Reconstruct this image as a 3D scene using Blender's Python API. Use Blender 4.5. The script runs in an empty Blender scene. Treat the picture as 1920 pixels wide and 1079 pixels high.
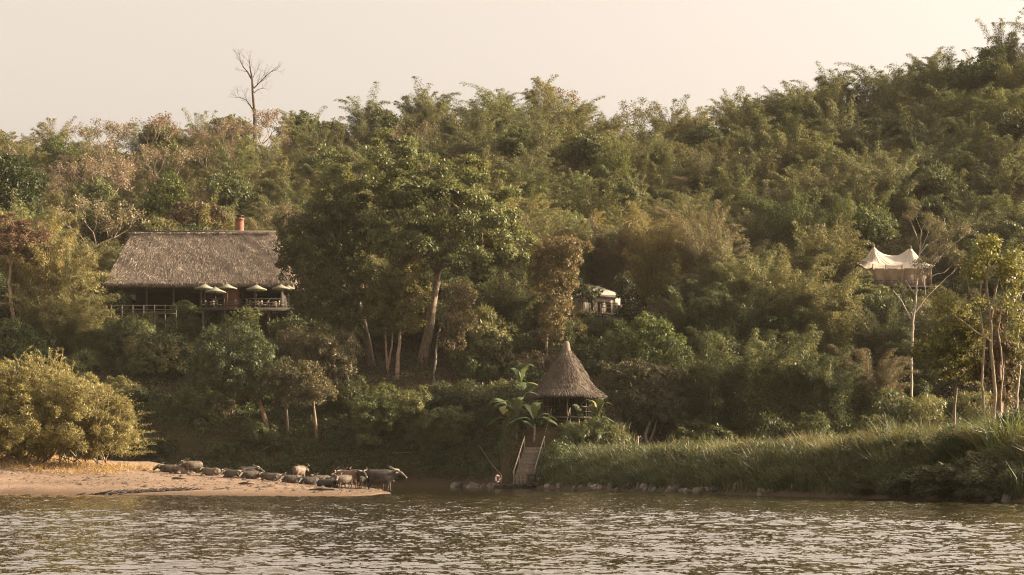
import bpy, math, random
import numpy as np
from mathutils import Vector, Matrix

SC = bpy.context.scene
COL = SC.collection
R = math.radians

# ------------------------------------------------------------------ camera, sky, sun, exposure
F = 1920 * 70 / 36.0          # focal length in photo pixels
H0, PY = 1.05, 893.0          # eye height above the river, horizon row
cam = bpy.data.cameras.new('camera')
cam.lens = 70; cam.sensor_width = 36; cam.clip_start = 0.5; cam.clip_end = 6000
cam.shift_y = (PY - 539.5) / 1920
cam_o = bpy.data.objects.new('camera', cam); COL.objects.link(cam_o)
cam_o.location = (0, 0, H0); cam_o.rotation_euler = (R(90), 0, 0)
SC.camera = cam_o

SUN_AZ, SUN_EL = R(81), R(21)  # clockwise from the view direction (+Y)
w = bpy.data.worlds.new("World"); SC.world = w; w.use_nodes = True
nt = w.node_tree; nt.nodes.clear()
sky = nt.nodes.new('ShaderNodeTexSky'); sky.sky_type = 'NISHITA'; sky.sun_disc = False
sky.sun_elevation = SUN_EL; sky.sun_rotation = SUN_AZ
sky.air_density = 1.0; sky.dust_density = 6.0; sky.ozone_density = 0.6
hs = nt.nodes.new('ShaderNodeHueSaturation'); hs.inputs['Saturation'].default_value = 0.12
mx = nt.nodes.new('ShaderNodeMix'); mx.data_type = 'RGBA'; mx.blend_type = 'MULTIPLY'
mx.inputs[0].default_value = 1.0; mx.inputs[7].default_value = (1.0, 0.865, 0.74, 1)
bg = nt.nodes.new('ShaderNodeBackground'); bg.inputs[1].default_value = 0.063
out = nt.nodes.new('ShaderNodeOutputWorld')
nt.links.new(sky.outputs[0], hs.inputs['Color']); nt.links.new(hs.outputs[0], mx.inputs[6])
nt.links.new(mx.outputs[2], bg.inputs[0]); nt.links.new(bg.outputs[0], out.inputs[0])

sun = bpy.data.lights.new('sun', 'SUN'); sun.energy = 2.9; sun.angle = R(0.6); sun.color = (1.0, 0.80, 0.56)
sun_o = bpy.data.objects.new('sun', sun); COL.objects.link(sun_o)
to_sun = Vector((math.cos(SUN_EL) * math.sin(SUN_AZ), math.cos(SUN_EL) * math.cos(SUN_AZ), math.sin(SUN_EL)))
sun_o.rotation_euler = to_sun.to_track_quat('Z', 'Y').to_euler()
sun_o.location = (60, 100, 90)

SC.view_settings.view_transform = 'Standard'; SC.view_settings.look = 'None'
SC.view_settings.exposure = 2.5; SC.view_settings.gamma = 1.0
cy = SC.cycles
cy.use_denoising = True; cy.denoising_prefilter = 'NONE'; cy.denoising_input_passes = 'RGB_ALBEDO_NORMAL'; cy.filter_width = 1.1; cy.use_adaptive_sampling = False
cy.max_bounces = 6; cy.diffuse_bounces = 3; cy.glossy_bounces = 3; cy.transmission_bounces = 4
cy.volume_bounces = 0; cy.transparent_max_bounces = 4; cy.caustics_reflective = False; cy.caustics_refractive = False

# ------------------------------------------------------------------ helpers
def X_at(px, Y): return (px - 960.0) * Y / F
def Z_at(py, Y): return H0 + (PY - py) * Y / F
def P_at(px, py, Y): return np.array((X_at(px, Y), Y, Z_at(py, Y)))
def proj(X, Y, Z): return 960 + X * F / Y, PY - (Z - H0) * F / Y

def unit(a):
    a = np.asarray(a, float)
    return a / np.maximum(np.linalg.norm(a, axis=-1, keepdims=True), 1e-9)

class MB:
    """collects vertices and faces; build() links them as ONE mesh object"""
    def __init__(s): s.v = []; s.f4 = []; s.f3 = []; s.n = 0
    def add(s, v, q=None, t=None):
        v = np.asarray(v, float).reshape(-1, 3)
        if q is not None and len(q): s.f4.append(np.asarray(q, np.int64).reshape(-1, 4) + s.n)
        if t is not None and len(t): s.f3.append(np.asarray(t, np.int64).reshape(-1, 3) + s.n)
        s.v.append(v); s.n += len(v)
    def box(s, c, d, rz=0, M=None):
        c = np.asarray(c, float); d = np.asarray(d, float) / 2
        v = np.array([(x, y, z) for z in (-1, 1) for y in (-1, 1) for x in (-1, 1)], float) * d
        if rz: v = v @ np.array([[math.cos(rz), math.sin(rz), 0], [-math.sin(rz), math.cos(rz), 0], [0, 0, 1]])
        if M is not None: v = v @ np.asarray(M).T
        s.add(v + c, [(0, 2, 3, 1), (4, 5, 7, 6), (0, 1, 5, 4), (2, 6, 7, 3), (0, 4, 6, 2), (1, 3, 7, 5)])
    def bar(s, a, b, w, h=None):
        """square bar from a to b"""
        h = h or w; a = np.asarray(a, float); b = np.asarray(b, float)
        d = unit(b - a); up = np.array((0, 0, 1.0)) if abs(d[2]) < .95 else np.array((0, 1.0, 0))
        sd = unit(np.cross(d, up)); u = np.cross(sd, d)
        v = [p + sd * i * w / 2 + u * j * h / 2 for p in (a, b) for j in (-1, 1) for i in (-1, 1)]
        s.add(v, [(0, 2, 3, 1), (4, 5, 7, 6), (0, 1, 5, 4), (2, 6, 7, 3), (0, 4, 6, 2), (1, 3, 7, 5)])
    def tube(s, path, rad, sides=6, caps=True, rz=None):
        path = np.asarray(path, float); k = len(path)
        rad = np.broadcast_to(np.asarray(rad, float), (k,)) if np.ndim(rad) < 2 else np.asarray(rad, float)
        tg = unit(np.gradient(path, axis=0))
        ref = np.array((0, 1.0, 0)) if abs(tg[0][1]) < .9 else np.array((1.0, 0, 0))
        a = np.linspace(0, 2 * math.pi, sides, endpoint=False)
        V = []
        for i in range(k):
            u = unit(np.cross(tg[i], ref)); vv = np.cross(u, tg[i]); ref = vv
            r1, r2 = (rad[i], rad[i]) if np.ndim(rad[i]) == 0 else rad[i]
            V.append(path[i] + np.outer(np.cos(a), u) * r1 + np.outer(np.sin(a), vv) * r2)
        V = np.concatenate(V)
        q = []
        for i in range(k - 1):
            for j in range(sides):
                j2 = (j + 1) % sides
                q.append((i * sides + j, i * sides + j2, (i + 1) * sides + j2, (i + 1) * sides + j))
        t = []
        if caps:
            V = np.concatenate([V, path[:1], path[-1:]]); c0 = k * sides
            for j in range(sides):
                j2 = (j + 1) % sides
                t.append((c0, j2, j)); t.append((c0 + 1, (k - 1) * sides + j, (k - 1) * sides + j2))
        s.add(V, q, t)
    def lathe(s, c, prof, sides=24, wob=None):
        """prof: list of (radius, z)"""
        c = np.asarray(c, float); V = []
        a = np.linspace(0, 2 * math.pi, sides, endpoint=False)
        for r, z in prof:
            rr = r * (wob(a) if wob else 1)
            V.append(np.stack([np.cos(a) * rr, np.sin(a) * rr, np.full(sides, z)], 1) + c)
        q = [(i * sides + j, i * sides + (j + 1) % sides, (i + 1) * sides + (j + 1) % sides, (i + 1) * sides + j)
             for i in range(len(prof) - 1) for j in range(sides)]
        s.add(np.concatenate(V), q)
    def grid(s, G):
        G = np.asarray(G, float); m, n = G.shape[:2]
        idx = np.arange(m * n).reshape(m, n)
        s.add(G.reshape(-1, 3), np.stack([idx[:-1, :-1], idx[:-1, 1:], idx[1:, 1:], idx[1:, :-1]], -1).reshape(-1, 4))
    def leaves(s, P, D, N, L, W, fold=.12):
        """rhombic leaves: base P, direction D, normal N, length L, width W"""
        n = len(P)
        if n == 0: return
        D = unit(D); S = unit(np.cross(D, N)); Nn = np.cross(S, D)
        L = np.broadcast_to(L, (n,))[:, None]; W = np.broadcast_to(W, (n,))[:, None]
        mid = P + D * L * .48 - Nn * W * fold
        V = np.stack([P, mid + S * W / 2, P + D * L, mid - S * W / 2], 1).reshape(-1, 3)
        s.add(V, np.arange(4 * n).reshape(-1, 4))
    def mesh(s, name, smooth=False):
        me = bpy.data.meshes.new(name)
        V = np.concatenate(s.v) if s.v else np.zeros((0, 3))
        f4 = np.concatenate(s.f4) if s.f4 else np.zeros((0, 4), np.int64)
        f3 = np.concatenate(s.f3) if s.f3 else np.zeros((0, 3), np.int64)
        me.vertices.add(len(V)); me.vertices.foreach_set('co', V.astype(np.float32).ravel())
        lp = np.concatenate([f4.ravel(), f3.ravel()]).astype(np.int32)
        me.loops.add(len(lp)); me.loops.foreach_set('vertex_index', lp)
        st = np.concatenate([np.arange(len(f4)) * 4, len(f4) * 4 + np.arange(len(f3)) * 3]).astype(np.int32)
        me.polygons.add(len(st)); me.polygons.foreach_set('loop_start', st)
        me.update(calc_edges=True)
        if smooth: me.polygons.foreach_set('use_smooth', np.ones(len(st), bool))
        return me
    def build(s, name, mat, parent=None, color=None, smooth=False):
        me = s.mesh(name, smooth); me.materials.append(mat)
        return link(name, me, parent, color)

def link(name, me, parent=None, color=None):
    o = bpy.data.objects.new(name, me); COL.objects.link(o)
    if parent: o.parent = parent
    if color is not None: o.color = (*color, 1)
    return o
def tag(o, label=None, cat=None, group=None, kind=None):
    if label: o['label'] = label
    if cat: o['category'] = cat
    if group: o['group'] = group
    if kind: o['kind'] = kind
    return o
def empty(name, loc, label, cat, group=None, rz=0, sc=1):
    o = bpy.data.objects.new(name, None); COL.objects.link(o); o.empty_display_size = .3
    o.location = loc; o.rotation_euler = (0, 0, rz)
    o.scale = (sc, sc, sc) if np.ndim(sc) == 0 else sc
    return tag(o, label, cat, group)
def copy_tree(o, loc, rz, sc, label, group, colors=None):
    r = o.copy(); COL.objects.link(r); r.location = loc; r.rotation_euler = (0, 0, rz)
    r.scale = (sc, sc, sc) if np.ndim(sc) == 0 else sc
    r['label'] = label
    if group: r['group'] = group
    elif 'group' in r: del r['group']
    for ch in list(o.children):
        c = ch.copy(); COL.objects.link(c); c.parent = r
        if colors and ch.name.split('.')[0] in colors: c.color = (*colors[ch.name.split('.')[0]], 1)
        for g in list(ch.children):
            d = g.copy(); COL.objects.link(d); d.parent = c
    return r

# ------------------------------------------------------------------ materials
def newmat(name):
    m = bpy.data.materials.new(name); m.use_nodes = True
    n = m.node_tree; n.nodes.clear()
    o = n.nodes.new('ShaderNodeOutputMaterial')
    return m, n, o
def N(n, t, **kw):
    x = n.nodes.new(t)
    for k, v in kw.items(): setattr(x, k, v)
    return x
def ramp(n, stops):
    r = n.nodes.new('ShaderNodeValToRGB'); e = r.color_ramp.elements
    while len(e) < len(stops): e.new(.5)
    for el, (p, c) in zip(e, stops):
        el.position = p; el.color = (*c, 1) if len(c) == 3 else c
    return r
def mixc(n, blend, fac, a, b):
    m = n.nodes.new('ShaderNodeMix'); m.data_type = 'RGBA'; m.blend_type = blend
    for i, v in ((0, fac), (6, a), (7, b)):
        if hasattr(v, 'links'): n.links.new(v, m.inputs[i])
        elif np.ndim(v): m.inputs[i].default_value = (*v, 1)[:4]
        else: m.inputs[i].default_value = v
    return m.outputs[2]
def noise(n, scale, detail=4, rough=.6, coord='Object', vec_scale=None):
    tc = n.nodes.new('ShaderNodeTexCoord'); t = n.nodes.new('ShaderNodeTexNoise')
    t.inputs['Scale'].default_value = scale; t.inputs['Detail'].default_value = detail; t.inputs['Roughness'].default_value = rough
    src = tc.outputs[coord]
    if vec_scale:
        mp = n.nodes.new('ShaderNodeMapping'); mp.inputs['Scale'].default_value = vec_scale
        n.links.new(src, mp.inputs[0]); src = mp.outputs[0]
    n.links.new(src, t.inputs['Vector'])
    return t

def leaf_material(name='leaf', transl=.30, rough=.5):
    m, n, o = newmat(name)
    oi = N(n, 'ShaderNodeObjectInfo'); ge = N(n, 'ShaderNodeNewGeometry')
    rp = ramp(n, [(0, (.72, .76, .74)), (.4, (.92, .94, .92)), (.75, (1.08, 1.06, 1.0)), (.95, (1.3, 1.2, 1.0)), (1, (1.45, 1.2, .9))])
    n.links.new(ge.outputs['Random Per Island'], rp.inputs[0])
    c = mixc(n, 'MULTIPLY', 1.0, oi.outputs['Color'], rp.outputs[0])
    b = N(n, 'ShaderNodeBsdfPrincipled'); b.inputs['Roughness'].default_value = rough
    b.inputs['Specular IOR Level'].default_value = .3
    t = N(n, 'ShaderNodeBsdfTranslucent'); mxs = N(n, 'ShaderNodeMixShader'); mxs.inputs[0].default_value = transl
    c2 = mixc(n, 'MULTIPLY', 1.0, c, (1.25, 1.15, .7))
    n.links.new(c, b.inputs['Base Color']); n.links.new(c2, t.inputs['Color'])
    n.links.new(b.outputs[0], mxs.inputs[1]); n.links.new(t.outputs[0], mxs.inputs[2]); n.links.new(mxs.outputs[0], o.inputs[0])
    return m
def obj_color_material(name, rough=.8, scale=6, lo=.55, hi=1.35, bump=.4, vec=None, spec=.3, tint=(1, 1, 1)):
    """the object's own colour broken up by noise"""
    m, n, o = newmat(name)
    oi = N(n, 'ShaderNodeObjectInfo'); t = noise(n, scale, 5, .65, vec_scale=vec)
    rp = ramp(n, [(.3, (lo, lo, lo)), (.7, tuple(hi * x for x in tint))])
    n.links.new(t.outputs[0], rp.inputs[0])
    c = mixc(n, 'MULTIPLY', 1.0, oi.outputs['Color'], rp.outputs[0])
    b = N(n, 'ShaderNodeBsdfPrincipled'); b.inputs['Roughness'].default_value = rough; b.inputs['Specular IOR Level'].default_value = spec
    bp = N(n, 'ShaderNodeBump'); bp.inputs['Strength'].default_value = bump; bp.inputs['Distance'].default_value = .05
    n.links.new(t.outputs[0], bp.inputs['Height']); n.links.new(bp.outputs[0], b.inputs['Normal'])
    n.links.new(c, b.inputs['Base Color']); n.links.new(b.outputs[0], o.inputs[0])
    return m
def straw_material():
    m, n, o = newmat('thatch_straw')
    oi = N(n, 'ShaderNodeObjectInfo'); ge = N(n, 'ShaderNodeNewGeometry')
    rp = ramp(n, [(0, (.62, .6, .58)), (.5, (.95, .95, .95)), (1, (1.3, 1.28, 1.24))])
    n.links.new(ge.outputs['Random Per Island'], rp.inputs[0])
    t = noise(n, .9, 4, .6); r2 = ramp(n, [(.35, (.72, .70, .68)), (.65, (1.15, 1.13, 1.1))]); n.links.new(t.outputs[0], r2.inputs[0])
    c = mixc(n, 'MULTIPLY', 1.0, mixc(n, 'MULTIPLY', 1.0, oi.outputs['Color'], rp.outputs[0]), r2.outputs[0])
    b = N(n, 'ShaderNodeBsdfPrincipled'); b.inputs['Roughness'].default_value = .85; b.inputs['Specular IOR Level'].default_value = .2
    n.links.new(c, b.inputs['Base Color']); n.links.new(b.outputs[0], o.inputs[0])
    return m
def soil_material():
    m, n, o = newmat('soil')
    t = noise(n, .35, 8, .65); t2 = noise(n, 4.0, 6, .7)
    rp = ramp(n, [(.3, (.05, .036, .022)), (.5, (.09, .062, .036)), (.7, (.07, .058, .028))])
    n.links.new(t.outputs[0], rp.inputs[0])
    b = N(n, 'ShaderNodeBsdfPrincipled'); b.inputs['Roughness'].default_value = .9; b.inputs['Specular IOR Level'].default_value = .15
    bp = N(n, 'ShaderNodeBump'); bp.inputs['Strength'].default_value = .8; bp.inputs['Distance'].default_value = .15
    n.links.new(t2.outputs[0], bp.inputs['Height']); n.links.new(bp.outputs[0], b.inputs['Normal'])
    n.links.new(rp.outputs[0], b.inputs['Base Color']); n.links.new(b.outputs[0], o.inputs[0])
    return m
def sand_material():
    m, n, o = newmat('sand')
    t = noise(n, .45, 6, .7, vec_scale=(.5, 1, 1)); t2 = noise(n, 3.0, 8, .75); t3 = noise(n, 14.0, 3, .6)
    rp = ramp(n, [(.28, (.16, .108, .069)), (.5, (.225, .158, .110)), (.72, (.275, .20, .145))])
    n.links.new(t.outputs[0], rp.inputs[0])
    r2 = ramp(n, [(.36, (.45, .42, .38)), (.5, (1, 1, 1)), (.7, (1.12, 1.1, 1.08))]); n.links.new(t2.outputs[0], r2.inputs[0])
    c = mixc(n, 'MULTIPLY', .8, rp.outputs[0], r2.outputs[0])
    t4 = noise(n, 1.9, 3, .55); r4 = ramp(n, [(.60, (1, 1, 1)), (.68, (.5, .46, .42))]); n.links.new(t4.outputs[0], r4.inputs[0]); c = mixc(n, 'MULTIPLY', .9, c, r4.outputs[0])
    # wet margin near the waterline (a real damp band, by height above the river)
    ge = N(n, 'ShaderNodeNewGeometry'); sp = N(n, 'ShaderNodeSeparateXYZ'); n.links.new(ge.outputs['Position'], sp.inputs[0])
    mr = N(n, 'ShaderNodeMapRange'); mr.inputs[1].default_value = .06; mr.inputs[2].default_value = .34
    n.links.new(sp.outputs[2], mr.inputs[0])
    c = mixc(n, 'MIX', mr.outputs[0], (.13, .085, .052), c)
    b = N(n, 'ShaderNodeBsdfPrincipled'); b.inputs['Roughness'].default_value = .9; b.inputs['Specular IOR Level'].default_value = .15
    ad = N(n, 'ShaderNodeMath', operation='ADD'); n.links.new(t2.outputs[0], ad.inputs[0]); n.links.new(t3.outputs[0], ad.inputs[1])
    bp = N(n, 'ShaderNodeBump'); bp.inputs['Strength'].default_value = .6; bp.inputs['Distance'].default_value = .10
    n.links.new(ad.outputs[0], bp.inputs['Height']); n.links.new(bp.outputs[0], b.inputs['Normal'])
    n.links.new(c, b.inputs['Base Color']); n.links.new(b.outputs[0], o.inputs[0])
    return m
def water_material():
    m, n, o = newmat('river_water')
    ge = N(n, 'ShaderNodeNewGeometry'); acc = None
    # ripples tilt the surface: three sizes of wave, calmer and rougher patches
    for sc, amp, st, dt in ((12.0, .36, (1.2, 1, 1), 3),):
        mp = N(n, 'ShaderNodeMapping'); mp.inputs['Scale'].default_value = st; n.links.new(ge.outputs['Position'], mp.inputs[0])
        t = N(n, 'ShaderNodeTexNoise'); t.inputs['Scale'].default_value = sc; t.inputs['Detail'].default_value = dt; n.links.new(mp.outputs[0], t.inputs['Vector'])
        s = N(n, 'ShaderNodeVectorMath', operation='SUBTRACT'); n.links.new(t.outputs['Color'], s.inputs[0]); s.inputs[1].default_value = (.5, .5, .5)
        k = N(n, 'ShaderNodeVectorMath', operation='MULTIPLY'); n.links.new(s.outputs[0], k.inputs[0]); k.inputs[1].default_value = (amp * .7, amp, 0)
        if acc is None: acc = k.outputs[0]
        else:
            a = N(n, 'ShaderNodeVectorMath', operation='ADD'); n.links.new(acc, a.inputs[0]); n.links.new(k.outputs[0], a.inputs[1]); acc = a.outputs[0]
    mp = N(n, 'ShaderNodeMapping'); mp.inputs['Scale'].default_value = (.035, .05, 1); n.links.new(ge.outputs['Position'], mp.inputs[0])
    t = N(n, 'ShaderNodeTexNoise'); t.inputs['Scale'].default_value = 1; t.inputs['Detail'].default_value = 4; n.links.new(mp.outputs[0], t.inputs['Vector'])
    mr = N(n, 'ShaderNodeMapRange'); mr.inputs[1].default_value = .35; mr.inputs[2].default_value = .65; mr.inputs[3].default_value = .8; mr.inputs[4].default_value = 1.6; n.links.new(t.outputs[0], mr.inputs[0])
    sc = N(n, 'ShaderNodeVectorMath', operation='SCALE'); n.links.new(acc, sc.inputs[0]); n.links.new(mr.outputs[0], sc.inputs['Scale'])
    a = N(n, 'ShaderNodeVectorMath', operation='ADD'); n.links.new(sc.outputs[0], a.inputs[0]); a.inputs[1].default_value = (0, 0, 1)
    a2 = N(n, 'ShaderNodeVectorMath', operation='SUBTRACT'); n.links.new(a.outputs[0], a2.inputs[0]); a2.inputs[1].default_value = (0, 0, 1)
    a = N(n, 'ShaderNodeVectorMath', operation='ADD'); n.links.new(a2.outputs[0], a.inputs[0]); n.links.new(ge.outputs['Normal'], a.inputs[1])
    nm = N(n, 'ShaderNodeVectorMath', operation='NORMALIZE'); n.links.new(a.outputs[0], nm.inputs[0])
    b = N(n, 'ShaderNodeBsdfPrincipled'); b.inputs['Base Color'].default_value = (.05, .036, .020, 1)
    b.inputs['Roughness'].default_value = .06; b.inputs['IOR'].default_value = 2.1
    b.inputs['Coat Weight'].default_value = .85; b.inputs['Coat Tint'].default_value = (1, .95, .87, 1); b.inputs['Specular Tint'].default_value = (1, .95, .87, 1); b.inputs['Coat IOR'].default_value = 1.5; b.inputs['Coat Roughness'].default_value = .06; n.links.new(nm.outputs[0], b.inputs['Coat Normal'])
    n.links.new(nm.outputs[0], b.inputs['Normal']); n.links.new(b.outputs[0], o.inputs[0])
    return m
def brick_material():
    m, n, o = newmat('brick')
    tc = N(n, 'ShaderNodeTexCoord'); t = N(n, 'ShaderNodeTexBrick')
    t.inputs['Color1'].default_value = (.24, .085, .045, 1); t.inputs['Color2'].default_value = (.17, .06, .034, 1); t.inputs['Mortar'].default_value = (.15, .10, .075, 1)
    t.inputs['Scale'].default_value = 4; t.inputs['Mortar Size'].default_value = .015
    mp = N(n, 'ShaderNodeMapping'); mp.inputs['Rotation'].default_value = (R(90), 0, 0)
    n.links.new(tc.outputs['Object'], mp.inputs[0]); n.links.new(mp.outputs[0], t.inputs['Vector'])
    b = N(n, 'ShaderNodeBsdfPrincipled'); b.inputs['Roughness'].default_value = .85
    n.links.new(t.outputs[0], b.inputs['Base Color']); n.links.new(b.outputs[0], o.inputs[0])
    return m

LEAF = leaf_material()
BARK = obj_color_material('bark', .85, 5, .5, 1.4, .6, vec=(1, 1, .35))
WOOD = obj_color_material('wood', .8, 4, .6, 1.3, .3, vec=(3, 3, .6))
FABRIC = obj_color_material('canvas', .8, 2, .86, 1.1, .1)
def let_light(m, k):
    n = m.node_tree; b = next(x for x in n.nodes if x.type == 'BSDF_PRINCIPLED'); o = next(x for x in n.nodes if x.type == 'OUTPUT_MATERIAL')
    t = N(n, 'ShaderNodeBsdfTranslucent'); x = N(n, 'ShaderNodeMixShader'); x.inputs[0].default_value = k
    n.links.new(b.inputs['Base Color'].links[0].from_socket, t.inputs['Color']); n.links.new(b.outputs[0], x.inputs[1]); n.links.new(t.outputs[0], x.inputs[2]); n.links.new(x.outputs[0], o.inputs[0])
let_light(FABRIC, .4)
HIDE = obj_color_material('hide', .75, 3.2, .6, 1.5, .3, tint=(1.05, 1, .93))
STONE = obj_color_material('stone', .85, 3, .6, 1.35, .6)
METAL = obj_color_material('metal', .5, 3, .8, 1.1, .1)
STRAW = straw_material(); SOIL = soil_material(); SAND = sand_material(); WATER = water_material(); BRICK = brick_material()

# ------------------------------------------------------------------ the lie of the land
SHX = np.array([-400, -40, -9.2, -5, 1.8, 5.4, 10.8, 14.5, 17.3, 20.2, 26, 36, 50, 70, 400.])
SHY = np.array([192, 192, 190, 187, 170, 145, 119, 100.5, 87, 78, 64, 46, 10, -60, -300.])
def shore_y(X): return np.interp(X, SHX, SHY)
def shore_dist(X, Y):
    X = np.asarray(X, float); Y = np.asarray(Y, float); d = np.full(np.broadcast(X, Y).shape, 1e9)
    for i in range(len(SHX) - 1):
        ax, ay, bx, by = SHX[i], SHY[i], SHX[i + 1], SHY[i + 1]
        t = np.clip(((X - ax) * (bx - ax) + (Y - ay) * (by - ay)) / ((bx - ax) ** 2 + (by - ay) ** 2), 0, 1)
        d = np.minimum(d, np.hypot(X - ax - t * (bx - ax), Y - ay - t * (by - ay)))
    return np.where(Y > shore_y(X), d, -d)
def sm(t): t = np.clip(t, 0, 1); return t * t * (3 - 2 * t)
def wav(x, y, s, p=0.0):
    return (np.sin(x / s * 1.3 + p + 1.7 * np.sin(y / s * .7 + p)) + np.sin(y / s * 1.1 + 2.1 * p + 1.3 * np.sin(x / s * .6 - p)) + .6 * np.sin((x + y) / s * 2.3 + p * 3)) / 2.6
def foot_y(X): return np.interp(X, [-400, -30, -9, 0, 6, 15, 30, 60, 100, 400], [190, 190, 189, 186, 185, 185, 185, 183, 165, 80])
SKY_PX = [-600, 0, 250, 500, 620, 760, 900, 1080, 1180, 1270, 1340, 1480, 1600, 1750, 1920, 2500]
SKY_PY = [226, 198, 202, 188, 168, 142, 124, 140, 172, 148, 162, 118, 96, 76, 50, -28]
PADS = [(-35.5, 230.5, 13, 8, 18.4), (8.9, 228, 5, 4, 18.6), (45.5, 237, 6.5, 4.5, 22.2), (5.2, 182, 4.5, 3.2, 5.4)]
def terrain(X, Y):
    X = np.asarray(X, float); Y = np.asarray(Y, float)
    d = shore_dist(X, Y)
    hb = np.interp(X, [-8, 4, 10, 25], [3.5, 3.4, 2.5, 2.3])
    z = np.where(d > 0, hb * sm(d / 5.0) ** .8, np.maximum(-2.5, d * .45))
    u = Y - foot_y(X)
    px = 960 + X * F / np.maximum(Y, 150)
    zr = H0 + (PY - np.interp(px, SKY_PX, SKY_PY)) * 350 / F - 8.3 - 3.5
    u1, u2 = 0.40, None
    lo = np.interp(u, [0, 12, 38, 60], [0, 5.0, 15.6, 22.0])
    t = np.clip((u - 60) / 105.0, 0, 1)
    hi = 22.0 + (zr - 22.0) * t
    hh = np.where(u < 60, lo, hi)
    hh = np.where(u > 165, zr - (u - 165) * .35, hh)
    hh = np.maximum(hh, np.where(u > 165, 8.0, -1))
    hh = hh + sm(u / 50) * (2.0 * wav(X, Y, 13, .4) + 1.0 * wav(X, Y, 5.5, 2.2))
    z = z + np.where(u > 0, hh, 0) * sm(d / 6.0)
    z = z + sm(d / 5) * .25 * wav(X, Y, 3.1, 1.1)
    for cx, cyy, rx, ry, pz in PADS:
        q = np.maximum(np.abs(X - cx) / rx, np.abs(Y - cyy) / ry)
        k = 1 - sm((q - 1) / .55)
        z = z + (np.minimum(z, pz) - z) * k if pz > 10 else z + (pz - z) * k
    return z
def ground_hit(px, py, fn=None, y0=60, y1=400):
    fn = fn or terrain
    Y = np.arange(y0, y1, .25); X = X_at(px, Y)
    k = np.nonzero(fn(X, Y) >= Z_at(py, Y))[0]
    Yh = Y[k[0]] if len(k) else y1
    return float(X_at(px, Yh)), float(Yh)

def axis(*segs):
    a = []
    for lo, hi, st in segs: a.append(np.arange(lo, hi, st))
    return np.concatenate(a + [[segs[-1][1]]])
ax_x = axis((-700, -400, 60), (-400, -90, 10), (-90, 90, 1.0), (90, 400, 10), (400, 700, 60))
ax_y = axis((-200, 40, 20), (40, 75, 5), (75, 260, 1.0), (260, 380, 2.0), (380, 900, 20))
GX, GY = np.meshgrid(ax_x, ax_y)
b = MB(); b.grid(np.stack([GX, GY, terrain(GX, GY)], -1))
o = b.build('hillside', SOIL, smooth=True); tag(o, 'forested slope rising from the river to the skyline', 'ground', kind='structure')

# the sand spit in front of the bank
def spit_front(X): return np.interp(X, [-90, -29.6, -19.3, -12, -9.2, -8.2, -7.6, -7.2], [120, 115, 109, 103, 101.5, 104, 109, 122])
def spit_z(X, Y):
    X = np.asarray(X, float); Y = np.asarray(Y, float)
    crest = np.interp(X, [-60, -33, -26, -22.6, -17, -11.8, -8.6, -7.4, -6], [3.2, 2.3, 1.62, 1.40, 1.14, .68, .30, .05, -.8])
    yc = np.interp(X, [-60, -26, -17, -11.8, -8], [128, 130, 127, 124, 122])
    t = (Y - spit_front(X)) / np.maximum(yc - spit_front(X), 1)
    z = np.where(t < 0, np.maximum(-1.2, (Y - spit_front(X)) * .12), crest * np.power(np.clip(t, 0, 1), .8))
    back = (Y - yc)
    fall = np.interp(X, [-34, -22, -8], [.0, .03, .07])
    z = np.where(t > 1, crest - back * fall, z)
    z = z + sm(z / .3) * (.05 * wav(X, Y, 1.7, .7) + .10 * wav(X, Y, 5, 2.0))
    return np.maximum(z, -1.2)
gx = np.arange(-85, -5.4, .3); gy = np.arange(95, 188, .4)
GX, GY = np.meshgrid(gx, gy)
b = MB(); b.grid(np.stack([GX, GY, spit_z(GX, GY)], -1))
o = b.build('sand_bank', SAND, smooth=True); tag(o, 'bare sandy spit where the buffalo herd rests', 'sand bank', kind='structure')
def land(X, Y): return np.maximum(terrain(X, Y), np.where((np.asarray(X) < -5.5) & (np.asarray(Y) > 95) & (np.asarray(Y) < 188), spit_z(X, Y), -5))

wy = [17.0]
while wy[-1] < 132: wy.append(wy[-1] + .042 * (wy[-1] / 20) ** 1.3)
wx = np.arange(-36, 36.01, .09); wy = np.array(wy); GX, GY = np.meshgrid(wx, wy); GZ = np.zeros_like(GX); rw = np.random.default_rng(12)
for i in range(46):
    lam = .21 * (7.0 ** (rw.random() ** 1.5)); th = rw.normal(math.pi / 2, .85); kk = 2 * math.pi / lam
    GZ += .026 / kk * np.cos(kk * (GX * math.cos(th) + GY * math.sin(th)) + rw.uniform(0, 6.3) + 1.5 * wav(GX, GY, 1.9, i))
GZ *= (1 + .45 * wav(GX, GY * .6, 4.5, .8)) * sm((36 - np.abs(GX)) / 4) * sm((GY - 17) / 2) * sm((132 - GY) / 10)
b = MB(); b.grid(np.stack([GX, GY, GZ], -1))
for x0, x1, y0, y1 in ((-700, 700, -200, 17), (-700, 700, float(wy[-1]), 900), (-700, -36, 17, float(wy[-1])), (36, 700, 17, float(wy[-1]))): b.grid([[(x0, y0, 0), (x1, y0, 0)], [(x0, y1, 0), (x1, y1, 0)]])
o = b.build('river', WATER, smooth=True); tag(o, 'rippled brown river in the foreground', 'water', kind='structure')

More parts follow.
